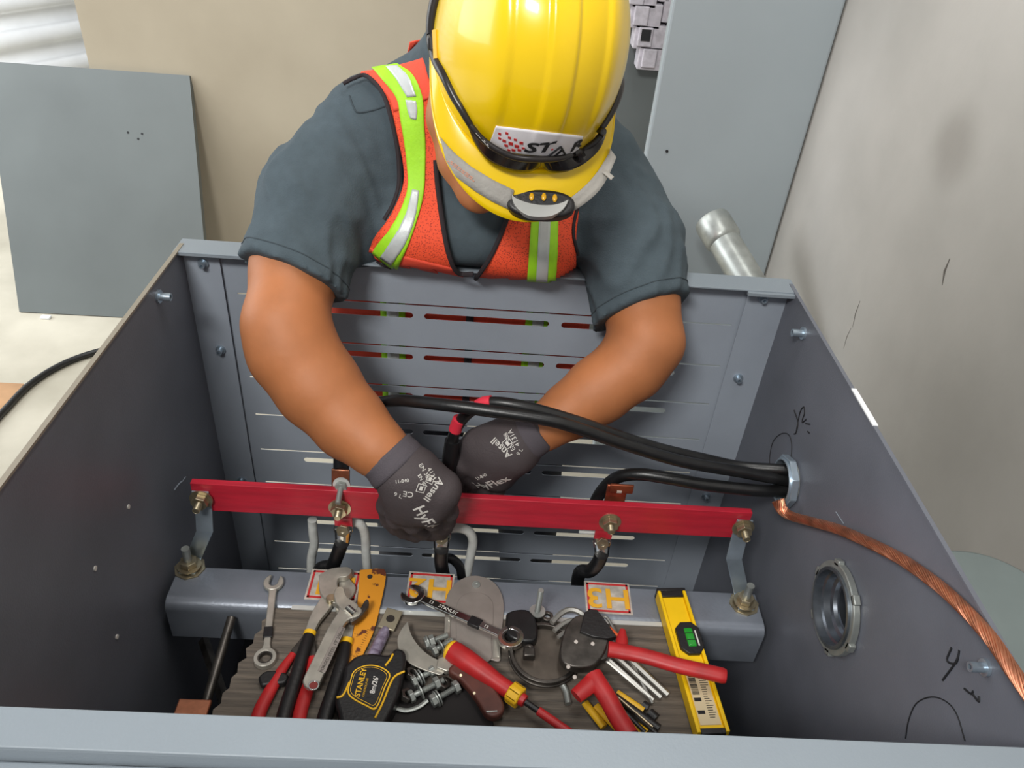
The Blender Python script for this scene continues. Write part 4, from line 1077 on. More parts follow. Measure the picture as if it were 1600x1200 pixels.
# second cable with red tape, bent down between the hands
t = cable('power_cable', 'black cable with two bands of red tape bending down between the hands', [GC + Vector((0.05, 0.004, 0.016)), GC + Vector((-0.01, 0.006, 0.017)), P(1156, 729, 0.85), P(1100, 717, 0.85), P(1031, 701, 0.845), P(969, 682, 0.838), P(906, 660, 0.832), P(825, 637, 0.832), P(768, 629, 0.84), P(736, 642, 0.85), P(716, 664, 0.855), P(706, 692, 0.855), P(701, 730, 0.85), P(695, 790, 0.835)], 0.0083)
obj('red_tape', MB().tube([P(768, 628, 0.84), P(757, 629.5, 0.8425), P(748, 634, 0.845)], 0.0092, 18), M['red_tape'], t, world=True)
obj('red_tape', MB().tube([P(718, 655, 0.853), P(714, 664, 0.855), P(711, 672, 0.8555)], 0.0094, 18), M['red_tape'], t, world=True)
obj('shrink_sleeve', MB().tube([P(707, 688, 0.855), P(703, 712, 0.853), P(700, 735, 0.85)], 0.0108, 18), M['black_tape'], t, world=True)
# third cable, lower, going behind the bar
t = cable('power_cable', 'lower black cable arching down to the copper lug behind the busbar', [GC + Vector((0.05, 0.0, -0.014)), GC + Vector((-0.01, -0.002, -0.016)), P(1180, 766, 0.822), P(1100, 757, 0.825), P(1050, 748, 0.83), P(1000, 741, 0.84), P(965, 746, 0.85), P(942, 765, 0.855), P(928, 790, 0.855), P(922, 815, 0.85)], 0.0092)
cl = P(962, 775, BY + 0.016)
lg = MB().box(cl + Vector((0, 0.001, -0.004)), (0.030, 0.004, 0.05)).box(cl + Vector((0.006, -0.001, 0.016)), (0.034, 0.004, 0.016))
o3 = obj('copper_lug', lg, M['copper_dull'], t, world=True, bevel=0.001)
obj('lug_mark', MB().box(cl + Vector((0.003, -0.0036, 0.012)), (0.007, 0.001, 0.004)), M['sticker'], t, world=True)
# cables on the far side: one more jacket running beside the others into the wall
# connections under the bar: red tab, bolt, lug and black taped lead
def drop(px, py, lab, hook, yy=BY + 0.004):
    p0 = P(px, py - 14, yy); p1 = P(px, py + 10, yy - 0.006)
    t = thing('terminal_lead', lab, 'cable', tuple(p1), group='black leads bolted under the busbar')
    obj('red_tab', MB().box(P(px + 1, py - 10, yy - 0.001), (0.026, 0.004, 0.028)), M['red_paint'], t, world=True, bevel=0.0005)
    d = Vector((0, -0.9, 0.35)).normalized()
    pn = P(px, py, yy - 0.006)
    obj('lug', MB()._lathe(pn - d * 0.004, d, [(0, 0.0140), (0.0025, 0.0140), (0.003, 0.0135)], 24).tube([pn - d * 0.002, P(px - 1, py + 22, yy - 0.008)], [0.0125, 0.0105], 14, flat=0.6, up=d), M['chrome'], t, world=True)
    obj('bolt_head', MB().ring(pn - d * 0.001, d, 0.0098, 0.003, 0.0065, 36, sides=6).cyl(pn, pn + d * 0.004, 0.0032, 12), M['brasszinc'], t, world=True, bevel=0.0005)
    obj('lead', MB().tube(smooth_path([P(a, b, c) for a, b, c in hook], 8), 0.0105, 16), M['black_tape'], t, world=True)
drop(536, 828, 'black taped lead bolted under the busbar, left one below the copper lug', [(534, 848, 0.804), (528, 865, 0.808), (520, 885, 0.815), (512, 905, 0.83), (505, 930, 0.85)])
drop(690, 840, 'black taped lead bolted under the busbar below the gloves', [(690, 858, 0.804), (689, 875, 0.808), (692, 895, 0.815), (700, 920, 0.83)])
drop(941, 848, 'black taped lead bolted under the busbar at the right, curling left', [(940, 866, 0.804), (934, 880, 0.806), (922, 892, 0.812), (908, 893, 0.82), (903, 905, 0.83), (902, 930, 0.84)])
# loops of leads behind
def lead(pts, lab, r_, m_, cat='cable', nm='insulated_lead'):
    o = obj(nm, MB().tube(smooth_path([P(a, b, c) for a, b, c in pts], 8), r_, 14), m_); tag(o, lab, cat, 'white wrapped tubes' if m_ is M['white_wrap'] else 'short black taped leads'); return o
lead([(722, 905, 0.80 + 0.03), (718, 885, 0.832), (702, 872, 0.832), (690, 884, 0.83), (700, 915, 0.83)], 'small black taped loop beside the lead below the gloves', 0.0075, M['black_tape'])
lead([(532, 862, 0.835), (520, 880, 0.838), (498, 888, 0.84), (490, 920, 0.84)], 'short black taped lead behind the left white wrapped tube', 0.008, M['black_tape'])
lead([(488, 812, 0.85), (489, 830, 0.85), (491, 850, 0.85), (487, 870, 0.85), (486, 895, 0.85), (485, 930, 0.85)], 'white wrapped straight tube left of the black lead', 0.0072, M['white_wrap'], 'wrapped tube', 'wrapped_tube')
lead([(540, 818, 0.83), (556, 816, 0.83), (566, 823, 0.832), (571, 840, 0.834), (572, 865, 0.834), (575, 900, 0.836), (578, 930, 0.84)], 'white wrapped tube hooking down right of the left black lead', 0.0072, M['white_wrap'], 'wrapped tube', 'wrapped_tube')
lead([(700, 826, 0.83), (718, 825, 0.83), (733, 831, 0.832), (739, 846, 0.834), (735, 870, 0.834), (730, 900, 0.836), (727, 930, 0.84)], 'white wrapped tube hooking down below the right glove', 0.0072, M['white_wrap'], 'wrapped tube', 'wrapped_tube')
o = obj('plastic_strip', MB().box(P(930, 832, BY + 0.012), (0.05, 0.006, 0.006)), M['white_wrap'], bevel=0.002); tag(o, 'small white strip showing under the busbar at the right lead', 'strip')

# ------------------------------------------------------------------ bare copper ground cable
cpth = [(1216, 782, 0.425), (1222, 796, 0.43), (1236, 806, 0.438), (1268, 815, 0.444), (1310, 827, 0.448), (1360, 849, 0.450), (1410, 875, 0.452), (1465, 914, 0.4525), (1510, 955, 0.4535), (1550, 1000, 0.4535), (1585, 1052, 0.4535), (1640, 1130, 0.4535)]
cp_ = smooth_path([at(a, b, 0, c) for a, b, c in cpth], 14)
t = thing('ground_cable', 'bare stranded copper cable running from the locknut along the right panel', 'cable', tuple(cp_[0]))
tot = 0.0; fr_ = None; NS = 15
cen = resample(cp_, 260); lens_ = [0]
for a, b in zip(cen, cen[1:]): lens_.append(lens_[-1] + (b - a).length)
rope = [[] for _ in range(NS)]
for i, p in enumerate(cen):
    tg = (cen[min(i + 1, 259)] - cen[max(i - 1, 0)]).normalized()
    if fr_ is None: fr_ = tg.orthogonal().normalized()
    fr_ = (fr_ - tg * fr_.dot(tg)).normalized(); y_ = tg.cross(fr_)
    loose = 1.0 + 0.5 * max(0, 1 - lens_[i] / 0.03)
    for s in range(NS):
        a_ = 2 * PI * s / NS + lens_[i] / 0.016
        rope[s].append(p + (fr_ * math.cos(a_) + y_ * math.sin(a_)) * 0.0050 * loose)
obj('core', MB().tube(cen, 0.0046, 12), M['copper_dull'], t, world=True)
for s in range(NS): obj('strand', MB().tube(rope[s], 0.00135, 7), M['copper'], t, world=True)
# ------------------------------------------------------------------ tools on the board
TZ = BZ + 0.0017      # top of the board
def bp(px, py, z=TZ): return at(px, py, 2, z)
def tool(name, label, cat, pa, pb, z=TZ, group=None, roll=0.0, pz=None):
    """local frame: origin at photo point pa, +x towards pb, z up"""
    a = bp(*pa, z); b = bp(*pb, pz if pz is not None else z); d = b - a
    t = thing(name, label, cat, tuple(a), (roll, -math.asin(max(-1, min(1, d.z / d.length))), math.atan2(d.y, d.x)), group)
    return t, d.length
def arc(cx, cy, r_, a0, a1, n=12): return [(cx + r_ * math.cos(math.radians(a0 + (a1 - a0) * i / n)), cy + r_ * math.sin(math.radians(a0 + (a1 - a0) * i / n))) for i in range(n + 1)]
M['red_grip'] = mat('red_grip', (176, 34, 36), 0.45, var=0.08, vscale=40)
M['yellow_grip'] = mat('yellow_grip', (232, 180, 30), 0.45)
M['level_yellow'] = mat('level_yellow', (242, 196, 8), 0.4, var=0.03, vscale=20)
M['vial'] = mat('green_vial', (34, 148, 44), 0.15, coat=0.5)
M['brown_grip'] = mat('brown_wood_grip', (84, 46, 38), 0.5, var=0.15, vscale=40)
M['cast'] = mat('cast_grey_cover', (148, 140, 134), 0.5, 0.4, var=0.06, vscale=30)
M['rusty'] = mat('rusty_orange', (214, 142, 34), 0.55, col2=(96, 48, 30), vscale=45, contrast=(0.60, 0.64), detail=5)
M['orange_p'] = mat('orange_bit', (232, 96, 40), 0.5)

def open_jaw(cx, r_, w_, ang):
    """open wrench head polygon round (cx,0); opening faces ang degrees"""
    out = arc(0, 0, r_, 34, 326, 26); q_ = [(r_ * 0.86, -w_ / 2), (-r_ * 0.05, -w_ / 2)] + arc(-r_ * 0.05, 0, w_ / 2, -90, -270, 8)[1:-1] + [(-r_ * 0.05, w_ / 2), (r_ * 0.86, w_ / 2)]
    pl = out + q_; c_, s_ = math.cos(math.radians(ang)), math.sin(math.radians(ang))
    return [(cx + x * c_ - y * s_, x * s_ + y * c_) for x, y in pl]
def comb_wrench(label, pa, pb, shaft_m, head_m, grip_at, z=TZ, pz=None, txt=None, k=1.15):
    t, L_ = tool('combination_wrench', label, 'wrench', pa, pb, z, pz=pz, group='ratcheting combination wrenches')
    # local x from the open jaw (0) to the ring (L)
    obj('open_jaw', MB().prism(open_jaw(0, 0.0125 * k, 0.0105 * k, 180 - 12), 0.0, 0.0062), head_m, t, bevel=0.0012)
    hw = 0.0044 * k
    obj('shaft', MB().prism([(0.009, -0.0065), (0.022, -hw), (L_ - 0.022, -hw * 0.9), (L_ - 0.010, -0.007), (L_ - 0.010, 0.007), (L_ - 0.022, hw * 0.9), (0.022, hw), (0.009, 0.0065)], 0.0006, 0.0056), shaft_m, t, bevel=0.0012)
    rg = MB().ring((L_, 0, 0.0), (0, 0, 1), 0.0128 * k, 0.0082 * k, 0.0085, 36)
    obj('ring_head', rg, head_m, t, bevel=0.0008)
    obj('ratchet', MB().ring((L_, 0, 0.001), (0, 0, 1), 0.0082 * k, 0.0066 * k, 0.0068, 36, sides=12), M['steel_dark'], t)
    obj('grip_tape', MB().slab((grip_at, -0.0053 * k, 0.0002), (grip_at + 0.018, 0.0053 * k, 0.0066)), M['black_tape'], t, bevel=0.001)
    if txt:
        for s_, x_, sz in txt:
            tm = text_mesh(s_, sz, 0.0001, 0.0, sx=1.0); obj('stamp', MB().add([(x_ + v.x, v.y, 0.0058 + v.z) for v in tm.v], tm.f), M['white_ink'] if shaft_m is M['chrome'] else M['steel_dark'], t, smooth=False)
    return t
comb_wrench('silver ratcheting wrench with black tape lying alone at the left of the board', (428, 913), (415, 1032), M['satin'], M['satin'], 0.078)
comb_wrench('chrome ratcheting wrench lying slanted across the grey cover plate', (645, 932), (798, 1000), M['chrome'], M['chrome'], 0.095, z=TZ + 0.006, pz=TZ + 0.016, txt=(('STANLEY', 0.060, 0.0075), ('13', 0.032, 0.007), ('13', 0.122, 0.007)), k=1.4)

# slip joint pliers with black and yellow handles
def handle(mb_pts, r_, name, mt, par, flat=0.8, n=6, **k):
    q_ = smooth_path(mb_pts, n); rr_ = r_ if not isinstance(r_, (list, tuple)) else None
    if rr_ is None:
        L0 = len(q_); rr_ = [r_[min(len(r_) - 1, int(i / L0 * (len(r_) - 1)))] * (1 - (i / L0 * (len(r_) - 1)) % 1) + r_[min(len(r_) - 1, int(i / L0 * (len(r_) - 1)) + 1)] * ((i / L0 * (len(r_) - 1)) % 1) for i in range(L0)]
    return obj(name, MB().tube(q_, rr_, 14, flat=flat, up=(0, 0, 1)), mt, par, world=True, **k)
t = thing('slip_joint_pliers', 'large grey pliers with black and yellow handles under the adjustable wrench', 'pliers', tuple(bp(518, 935)))
def flatpoly(pxs, z0, z1, zp=None, n=4, closed=True, sm=True):
    zz = z0 if zp is None else zp
    pts = [bp(a, b, zz) for a, b in (sp2(pxs + [pxs[0]], n)[:-1] if sm else pxs)]
    return MB().prism([(p.x, p.y) for p in pts], z0, z1)
obj('jaw', flatpoly([(499, 905), (515, 896), (530, 893), (545, 893), (550, 900), (541, 908), (530, 910), (528, 922), (536, 938), (530, 950), (512, 944), (500, 930)], TZ + 0.008, TZ + 0.018), M['satin'], t, world=True, bevel=0.001)
obj('jaw', flatpoly([(529, 898), (550, 893), (553, 899), (547, 908), (556, 920), (551, 934), (540, 940), (530, 925)], TZ + 0.002, TZ + 0.0075), M['satin'], t, world=True, bevel=0.001)
pv = bp(517, 935, TZ + 0.019)
obj('pivot', MB().cyl(pv - Vector((0, 0, 0.006)), pv + Vector((0, 0, 0.002)), 0.0068, 24), M['brasszinc'], t, world=True, bevel=0.0008)
obj('shank', flatpoly([(505, 935), (520, 946), (512, 960), (500, 975), (488, 996), (478, 992), (488, 962)], TZ + 0.006, TZ + 0.014), M['satin'], t, world=True, bevel=0.0008)
obj('shank', flatpoly([(528, 938), (540, 950), (556, 966), (553, 984), (548, 1005), (535, 1002), (537, 978), (525, 958)], TZ + 0.001, TZ + 0.008), M['satin'], t, world=True, bevel=0.0008)
handle([bp(484, 990, TZ + 0.010), bp(474, 1020, TZ + 0.012), bp(462, 1060, TZ + 0.012), bp(446, 1110, TZ + 0.012), bp(434, 1160, TZ + 0.012)], [0.0078, 0.0088, 0.0092, 0.0095, 0.009], 'handle', M['black_plastic'], t)
handle([bp(485, 987, TZ + 0.010), bp(483, 993, TZ + 0.010)], 0.0084, 'collar', M['yellow_grip'], t)
handle([bp(541, 1002, TZ + 0.008), bp(536, 1030, TZ + 0.010), bp(524, 1070, TZ + 0.010), bp(508, 1120, TZ + 0.010), bp(500, 1160, TZ + 0.010)], [0.008, 0.009, 0.0095, 0.010, 0.009], 'handle', M['black_plastic'], t)
handle([bp(542, 999, TZ + 0.009), bp(540.5, 1006, TZ + 0.009)], 0.0088, 'collar', M['yellow_grip'], t)

# red handled pliers beneath
t = thing('cutting_pliers', 'pliers with red and dark grips under the black handled pliers', 'pliers', tuple(bp(445, 1050)))
handle([bp(458, 1022, TZ + 0.006), bp(440, 1048, TZ + 0.007), bp(422, 1080, TZ + 0.007), bp(406, 1112, TZ + 0.007), bp(396, 1150, TZ + 0.007)], [0.005, 0.007, 0.0085, 0.009, 0.008], 'handle', M['red_grip'], t)
handle([bp(489, 1028, TZ + 0.007), bp(486, 1060, TZ + 0.008), bp(476, 1090, TZ + 0.008), bp(468, 1120, TZ + 0.008), bp(464, 1160, TZ + 0.008)], [0.007, 0.0085, 0.009, 0.009, 0.008], 'handle', M['red_grip'], t)
obj('joint', flatpoly([(455, 1020), (470, 1002), (482, 990), (492, 1000), (494, 1028), (480, 1030), (470, 1020), (462, 1030)], TZ, TZ + 0.006), M['steel_dark'], t, world=True, bevel=0.001)
t2 = obj('guard', flatpoly([(404, 1065), (418, 1055), (440, 1056), (452, 1062), (446, 1074), (428, 1076), (410, 1078)], TZ + 0.001, TZ + 0.012), M['black_plastic'], t, world=True, bevel=0.003)

# adjustable wrench on top
t = thing('adjustable_wrench', 'satin steel adjustable wrench lying across the pliers', 'wrench', tuple(bp(500, 1060)))
za = TZ + 0.019
bodyp = [(497, 1078), (482, 1080), (474, 1071), (478, 1058), (486, 1042), (512, 988), (530, 958), (524, 946), (526, 934), (534, 930), (546, 944), (556, 950), (566, 958), (560, 968), (548, 972), (536, 984), (514, 1040), (502, 1068)]
obj('wrench_body', flatpoly(bodyp, za, za + 0.008, n=3), M['satin'], t, world=True, bevel=0.0014)
obj('fixed_jaw', flatpoly([(526, 950), (522, 935), (527, 925), (537, 925), (543, 940), (560, 952), (552, 962), (538, 962)], za - 0.001, za + 0.0095, n=3), M['satin'], t, world=True, bevel=0.001)
obj('moving_jaw', flatpoly([(549, 966), (562, 958), (568, 948), (574, 942), (577, 950), (570, 962), (560, 972), (550, 978), (545, 974)], za - 0.002, za + 0.007, n=3), M['steel_dark'], t, world=True, bevel=0.001)
kn = bp(549, 955, za + 0.010); dd = (bp(556, 962, za) - bp(541, 949, za)).normalized()
prof_ = []
for i in range(9): prof_ += [(i * 0.0018, 0.0052), (i * 0.0018 + 0.0009, 0.0043)]
obj('knurl', MB()._lathe(kn - dd * 0.008, dd, prof_, 20), M['chrome'], t, world=True)
hp_ = bp(490, 1071, za + 0.0082)
obj('hanging_hole', MB().cyl(hp_ - Vector((0, 0, 0.002)), hp_ + Vector((0, 0, 0.0003)), 0.0052, 24), mat('hole_red', (120, 40, 38), 0.5), t, world=True)
obj('hole_rim', MB().ring(hp_ - Vector((0, 0, 0.001)), (0, 0, 1), 0.0072, 0.0052, 0.0018, 28), M['chrome'], t, world=True, bevel=0.0004)
obj('inset_panel', flatpoly([(531, 978), (540, 982), (508, 1052), (496, 1049)], za + 0.0075, za + 0.0086, sm=False), M['cast'], t, world=True, bevel=0.0004)
ua = (bp(540, 978, za) - bp(497, 1060, za)).normalized(); un = Vector((-ua.y, ua.x, 0))
for s_, px, py, sz in (('FORGED STEEL', 512, 1030, 0.006), ('10" 250mm', 530, 994, 0.0062)):
    tm = text_mesh(s_, sz, 0.0001, 0.0); c0 = bp(px, py, za + 0.0088)
    obj('stamp', MB().add([c0 + ua * v.x + un * v.y + Vector((0, 0, v.z)) for v in tm.v], tm.f), M['steel_dark'], t, world=True, smooth=False)

# rusty orange bar
t = obj('rusty_bar', flatpoly([(562, 892), (590, 890), (602, 893), (602, 910), (595, 945), (585, 985), (572, 1015), (556, 1045), (545, 1060), (540, 1045), (548, 1008), (556, 965), (560, 925)], TZ + 0.0005 + 0.0025, TZ + 0.0055, n=4), M['rusty'], bevel=0.0006)
tag(t, 'flat orange bar with flaking paint and rust beside the pliers jaws', 'bar')
hp_ = bp(578, 901, TZ + 0.0056); obj('bar_hole', MB().cyl(hp_ - Vector((0, 0, 0.001)), hp_ + Vector((0, 0, 0.0004)), 0.004, 16), M['steel_dark'], t)
M['tick'] = mat('tick_ink', (90, 54, 20), 0.7)
tk = MB()
pa_, pb_2 = bp(580, 985, TZ + 0.0057), bp(556, 1035, TZ + 0.0057); ud = (pb_2 - pa_); un2 = Vector((-ud.y, ud.x, 0)).normalized()
for i in range(16): c = pa_ + ud * (i / 15); tk.box(c - un2 * 0.003, (0.0004, 0.003 if i % 5 else 0.006, 0.0003), Matrix.Rotation(math.atan2(ud.y, ud.x), 3, 'Z'))
o = obj('ruler_ticks', tk, M['tick'], t, smooth=False)

# tinned lug with purple print
t = thing('cable_lug', 'tinned cable lug with a purple marked barrel above the tape measure', 'cable lug', tuple(bp(600, 975)))
a, b = bp(608, 958, TZ + 0.006), bp(578, 1020, TZ + 0.006); u = (b - a).normalized(); q_ = Matrix((u, Vector((-u.y, u.x, 0)), Vector((0, 0, 1)))).transposed()
ca = bp(610, 968, TZ + 0.008)
obj('palm', MB().box(ca, (0.034, 0.024, 0.0035), q_), mat('tinned', (168, 160, 138), 0.4, 0.6, var=0.08), t, world=True, bevel=0.001)
obj('bolt_hole', MB().cyl(ca + Vector((0, 0, 0.0012)), ca + Vector((0, 0, 0.002)), 0.0045, 20).ring(ca + Vector((0, 0, 0.0012)), (0, 0, 1), 0.006, 0.0045, 0.0012), M['steel_dark'], t, world=True)
obj('barrel', MB()._lathe(ca + u * 0.016, u, [(0, 0.005), (0.008, 0.0082), (0.05, 0.0085), (0.051, 0.007)], 22), mat('purple_barrel', (92, 74, 96), 0.4, 0.3, col2=(176, 168, 190), vscale=120), t, world=True)

# tape measure
t = thing('tape_measure', 'black and yellow tape measure lying at the front of the board', 'tape measure', tuple(bp(585, 1080)))
zt0, zt1 = TZ + 0.001, TZ + 0.032
bo = [(538, 1040), (556, 1024), (580, 1019), (606, 1022), (618, 1012), (632, 1016), (634, 1032), (630, 1052), (622, 1085), (606, 1120), (590, 1145), (560, 1150), (536, 1140), (528, 1110), (524, 1092), (534, 1064)]
obj('case', flatpoly(bo, zt0, zt1, zp=zt1, n=4), M['black_plastic'], t, world=True, bevel=0.005, seg=3)
fa = [(546, 1068), (552, 1050), (568, 1041), (586, 1040), (602, 1046), (610, 1056), (602, 1075), (588, 1108), (572, 1104), (550, 1092), (543, 1082)]
obj('face_rim', flatpoly(fa, zt1 - 0.001, zt1 + 0.0012, zp=zt1, n=4), M['yellow_grip'], t, world=True)
def shrink(poly, k):
    cx = sum(p[0] for p in poly) / len(poly); cy = sum(p[1] for p in poly) / len(poly); return [(cx + (x - cx) * k, cy + (y - cy) * k) for x, y in poly]
obj('face_label', flatpoly(shrink(fa, 0.93), zt1, zt1 + 0.0018, zp=zt1, n=4), M['black_plastic'], t, world=True)
obj('face_line', flatpoly(shrink(fa, 0.86), zt1, zt1 + 0.0021, zp=zt1, n=4), M['yellow_grip'], t, world=True)
obj('face_label', flatpoly(shrink(fa, 0.835), zt1, zt1 + 0.0024, zp=zt1, n=4), M['black_plastic'], t, world=True)
for seg_ in ([(632, 1049), (618, 1056), (610, 1068), (598, 1098), (586, 1122)], [(602, 1040), (610, 1030), (614, 1022)], [(546, 1066), (536, 1086), (526, 1090)]):
    obj('yellow_trim', MB().tube(smooth_path([bp(a, b, zt1 + 0.0006) for a, b in seg_], 5), 0.0014, 8), M['yellow_grip'], t, world=True)
def flat_text(s_, px, py, z, ang_px, size, mt, par, bold=0.0, name='letters', shear=0.0, sx=1.0, world=True):
    c0 = bp(px, py, z); e_ = bp(px + 10 * math.cos(ang_px), py + 10 * math.sin(ang_px), z) - c0; ux = e_.normalized(); uy = Vector((-ux.y, ux.x, 0))
    tm = text_mesh(s_, size, 0.0001, bold * size, shear=shear, sx=sx)
    return obj(name, MB().add([c0 + ux * v.x + uy * v.y + Vector((0, 0, v.z)) for v in tm.v], tm.f), mt, par, world=world, smooth=False)
flat_text('STANLEY', 564, 1066, zt1 + 0.0027, R_(-76), 0.0098, M['yellow_grip'], t, 0.02)
flat_text('CONTROL PLUS', 571, 1074, zt1 + 0.0027, R_(-76), 0.0036, M['yellow_grip'], t)
flat_text("8m/26'", 585, 1070, zt1 + 0.0027, R_(-76), 0.0090, M['white_ink'], t, 0.02)

# grey cast cover plate with rounded top
t = thing('cover_plate', 'grey metal cover plate with a rounded end on the crossbeam edge', 'cover plate', tuple(bp(742, 960)))
ou = [(694, 1005), (696, 945), (704, 922), (720, 907), (742, 901), (765, 907), (780, 922), (787, 945), (785, 980), (781, 1010), (781, 1034), (764, 1032), (740, 1035), (700, 1032), (690, 1003)]
obj('plate', flatpoly(ou, TZ + 0.0018, TZ + 0.0045, n=4), M['cast'], t, world=True, bevel=0.0008)
inn = [(713, 1004), (713, 950), (722, 932), (741, 926), (762, 932), (771, 950), (768, 1000), (764, 1034), (712, 1030)]
obj('raised_face', flatpoly(inn, TZ + 0.0045, TZ + 0.0058, n=4), M['cast'], t, world=True, bevel=0.0006)
p = bp(744, 914, TZ + 0.0047); obj('screw_hole', MB().ring(p, (0, 0, 1), 0.0062, 0.0032, 0.0014, 24).cyl(p - Vector((0, 0, 0.001)), p + Vector((0, 0, 0.0002)), 0.0034, 14), M['galv'], t, world=True)
obj('edge_fold', MB().tube([bp(700, 965, TZ + 0.006), bp(698, 1000, TZ + 0.006)], 0.004, 10, flat=0.4).tube([bp(776, 1000, TZ + 0.006), bp(776, 1028, TZ + 0.006)], 0.005, 10, flat=0.4), M['satin'], t, world=True)

# curved blade knife with brown handle
t = thing('hawkbill_knife', 'curved blade knife with a dark brown handle beside the tape measure', 'knife', tuple(bp(700, 1060)))
zk = TZ + 0.016
obj('blade', flatpoly([(637, 972), (627, 985), (621, 1000), (624, 1018), (636, 1034), (655, 1045), (678, 1053), (690, 1055), (700, 1046), (715, 1042), (684, 1032), (664, 1020), (648, 1002), (641, 988)], zk, zk + 0.002, n=4), M['satin'], t, world=True, bevel=0.0006)
obj('bolster', flatpoly([(684, 1035), (692, 1031), (716, 1041), (712, 1048), (698, 1055), (681, 1049)], zk - 0.003, zk + 0.006, n=3, sm=False), M['satin'], t, world=True, bevel=0.0015)
obj('grip', flatpoly([(712, 1042), (736, 1054), (760, 1070), (778, 1092), (787, 1110), (784, 1122), (772, 1129), (758, 1124), (748, 1108), (736, 1090), (718, 1070), (700, 1056)], zk - 0.006, zk + 0.008, n=4), M['brown_grip'], t, world=True, bevel=0.004, seg=3)
for px, py in ((720, 1055), (741, 1083)): obj('pin', MB().cyl(bp(px, py, zk + 0.007), bp(px, py, zk + 0.0088), 0.0018, 12), M['brasszinc'], t, world=True)
obj('end_pin', MB().tube([bp(760, 1112, zk + 0.008), bp(777, 1111, zk + 0.008)], 0.0012, 8), M['galv'], t, world=True)

# screwdriver
t = thing('screwdriver', 'red and yellow insulated screwdriver lying over the knife handle', 'screwdriver', tuple(bp(760, 1050)))
a, b = bp(702, 1014, TZ + 0.024), bp(886, 1142, TZ + 0.022); u = (b - a).normalized(); L_ = (b - a).length
obj('handle', MB()._lathe(a, u, [(0, 0.010), (0.001, 0.0135), (0.012, 0.0150), (0.03, 0.0152), (0.055, 0.0138), (0.08, 0.0112), (0.098, 0.0108), (0.112, 0.0105)], 28), M['red_grip'], t, world=True)
obj('end_cap', MB()._lathe(a - u * 0.004, u, [(0, 0.004), (0.001, 0.0095), (0.005, 0.0138), (0.009, 0.0140), (0.010, 0.012)], 28), M['yellow_grip'], t, world=True)
obj('collar', MB().ring(a + u * 0.100, u, 0.0150, 0.003, 0.018, 48, sides=6), M['yellow_grip'], t, world=True, bevel=0.0025)
obj('ferrule', MB()._lathe(a + u * 0.118, u, [(0, 0.0085), (0.006, 0.0078), (0.007, 0.005)], 20), M['red_grip'], t, world=True)
obj('blade', MB().cyl(a + u * 0.124, a + u * 0.150, 0.0042, 16), M['black_plastic'], t, world=True)
obj('insulated_shaft', MB().cyl(a + u * 0.145, a + u * 0.235, 0.0056, 18), M['red_grip'], t, world=True)

# loose bolts between knife and tape measure
def bolt(pa, pb, z, lab, nutpos=(0.5,), wash=(), k=1.0, head=True):
    a, b = bp(*pa, z), bp(*pb, z + 0.004); u = (b - a).normalized(); L_ = (b - a).length
    t = thing('hex_bolt', lab, 'bolt', tuple(a), group='loose zinc bolts beside the tape measure')
    if head: obj('head', MB().ring(a, u, 0.0088 * k, 0.0004, 0.006 * k, 36, sides=6), M['galv'], t, world=True, bevel=0.0006)
    prof_ = [(0.004, 0.004 * k)]; x = 0.3 * L_
    while x < L_: prof_ += [(x, 0.004 * k), (x + 0.0006, 0.0035 * k)]; x += 0.0012
    obj('shank', MB()._lathe(a, u, prof_, 14), M['galv'], t, world=True)
    for f_ in nutpos: obj('nut', MB().ring(a + u * L_ * f_, u, 0.0088 * k, 0.004 * k, 0.007 * k, 36, sides=6), M['galv'], t, world=True, bevel=0.0006)
    for f_ in wash: obj('washer', MB().ring(a + u * L_ * f_, u, 0.0105 * k, 0.004 * k, 0.0016, 26), M['galv'], t, world=True)
bolt((664, 1006), (700, 992), TZ + 0.009, 'zinc bolt behind the knife blade, nearest the cover plate', (0.2,), (0.1,))
bolt((676, 1018), (707, 1000), TZ + 0.010, 'zinc bolt just in front of the red screwdriver cap', (), (0.4,))
bolt((644, 1066), (682, 1044), TZ + 0.008, 'zinc bolt under the knife bolster with dark washers', (0.7,), (0.25, 0.35))
bolt((640, 1090), (694, 1062), TZ + 0.010, 'long zinc bolt with nut at its right end, below the knife', (0.72,), (0.3,))
bolt((672, 1098), (716, 1072), TZ + 0.011, 'zinc bolt with bright hexagonal nut nearest the front edge', (0.05, 0.85), (0.2, 0.28), head=False)
bolt((648, 1030), (660, 1044), TZ + 0.006, 'short zinc bolt hidden under the knife blade', (), ())
for i, (px, py) in enumerate(((642, 1056), (634, 1090), (690, 1072))):
    p = bp(px, py, TZ + 0.007); o = obj('dark_nut', MB().ring(p, (0.4, 0.2, 0.9), 0.010, 0.0045, 0.008, 36, sides=6), M['steel_dark'], bevel=0.0008)
    tag(o, ('dark steel nut beside the corner of the tape measure', 'dark steel nut nearest the front edge right of the tape measure', 'dark steel nut lying under the long bolts')[i], 'nut', 'loose dark nuts')
o = obj('steel_hook', MB().tube(smooth_path([bp(620, 1107, TZ + 0.008), bp(636, 1110, TZ + 0.008), bp(655, 1104, TZ + 0.008), bp(668, 1094, TZ + 0.009)], 5), 0.003, 10, flat=0.4), M['galv']); tag(o, 'curved steel strip in front of the loose bolts', 'metal strip')
# dark pouch under the bolts
o = obj('tool_pouch', flatpoly([(626, 1050), (680, 1080), (720, 1075), (756, 1110), (768, 1140), (700, 1150), (620, 1148), (612, 1110)], TZ + 0.0002, TZ + 0.0035, n=4), mat('pouch', (34, 30, 30), 0.85), bevel=0.001); tag(o, 'dark cloth under the loose bolts and knife', 'cloth')

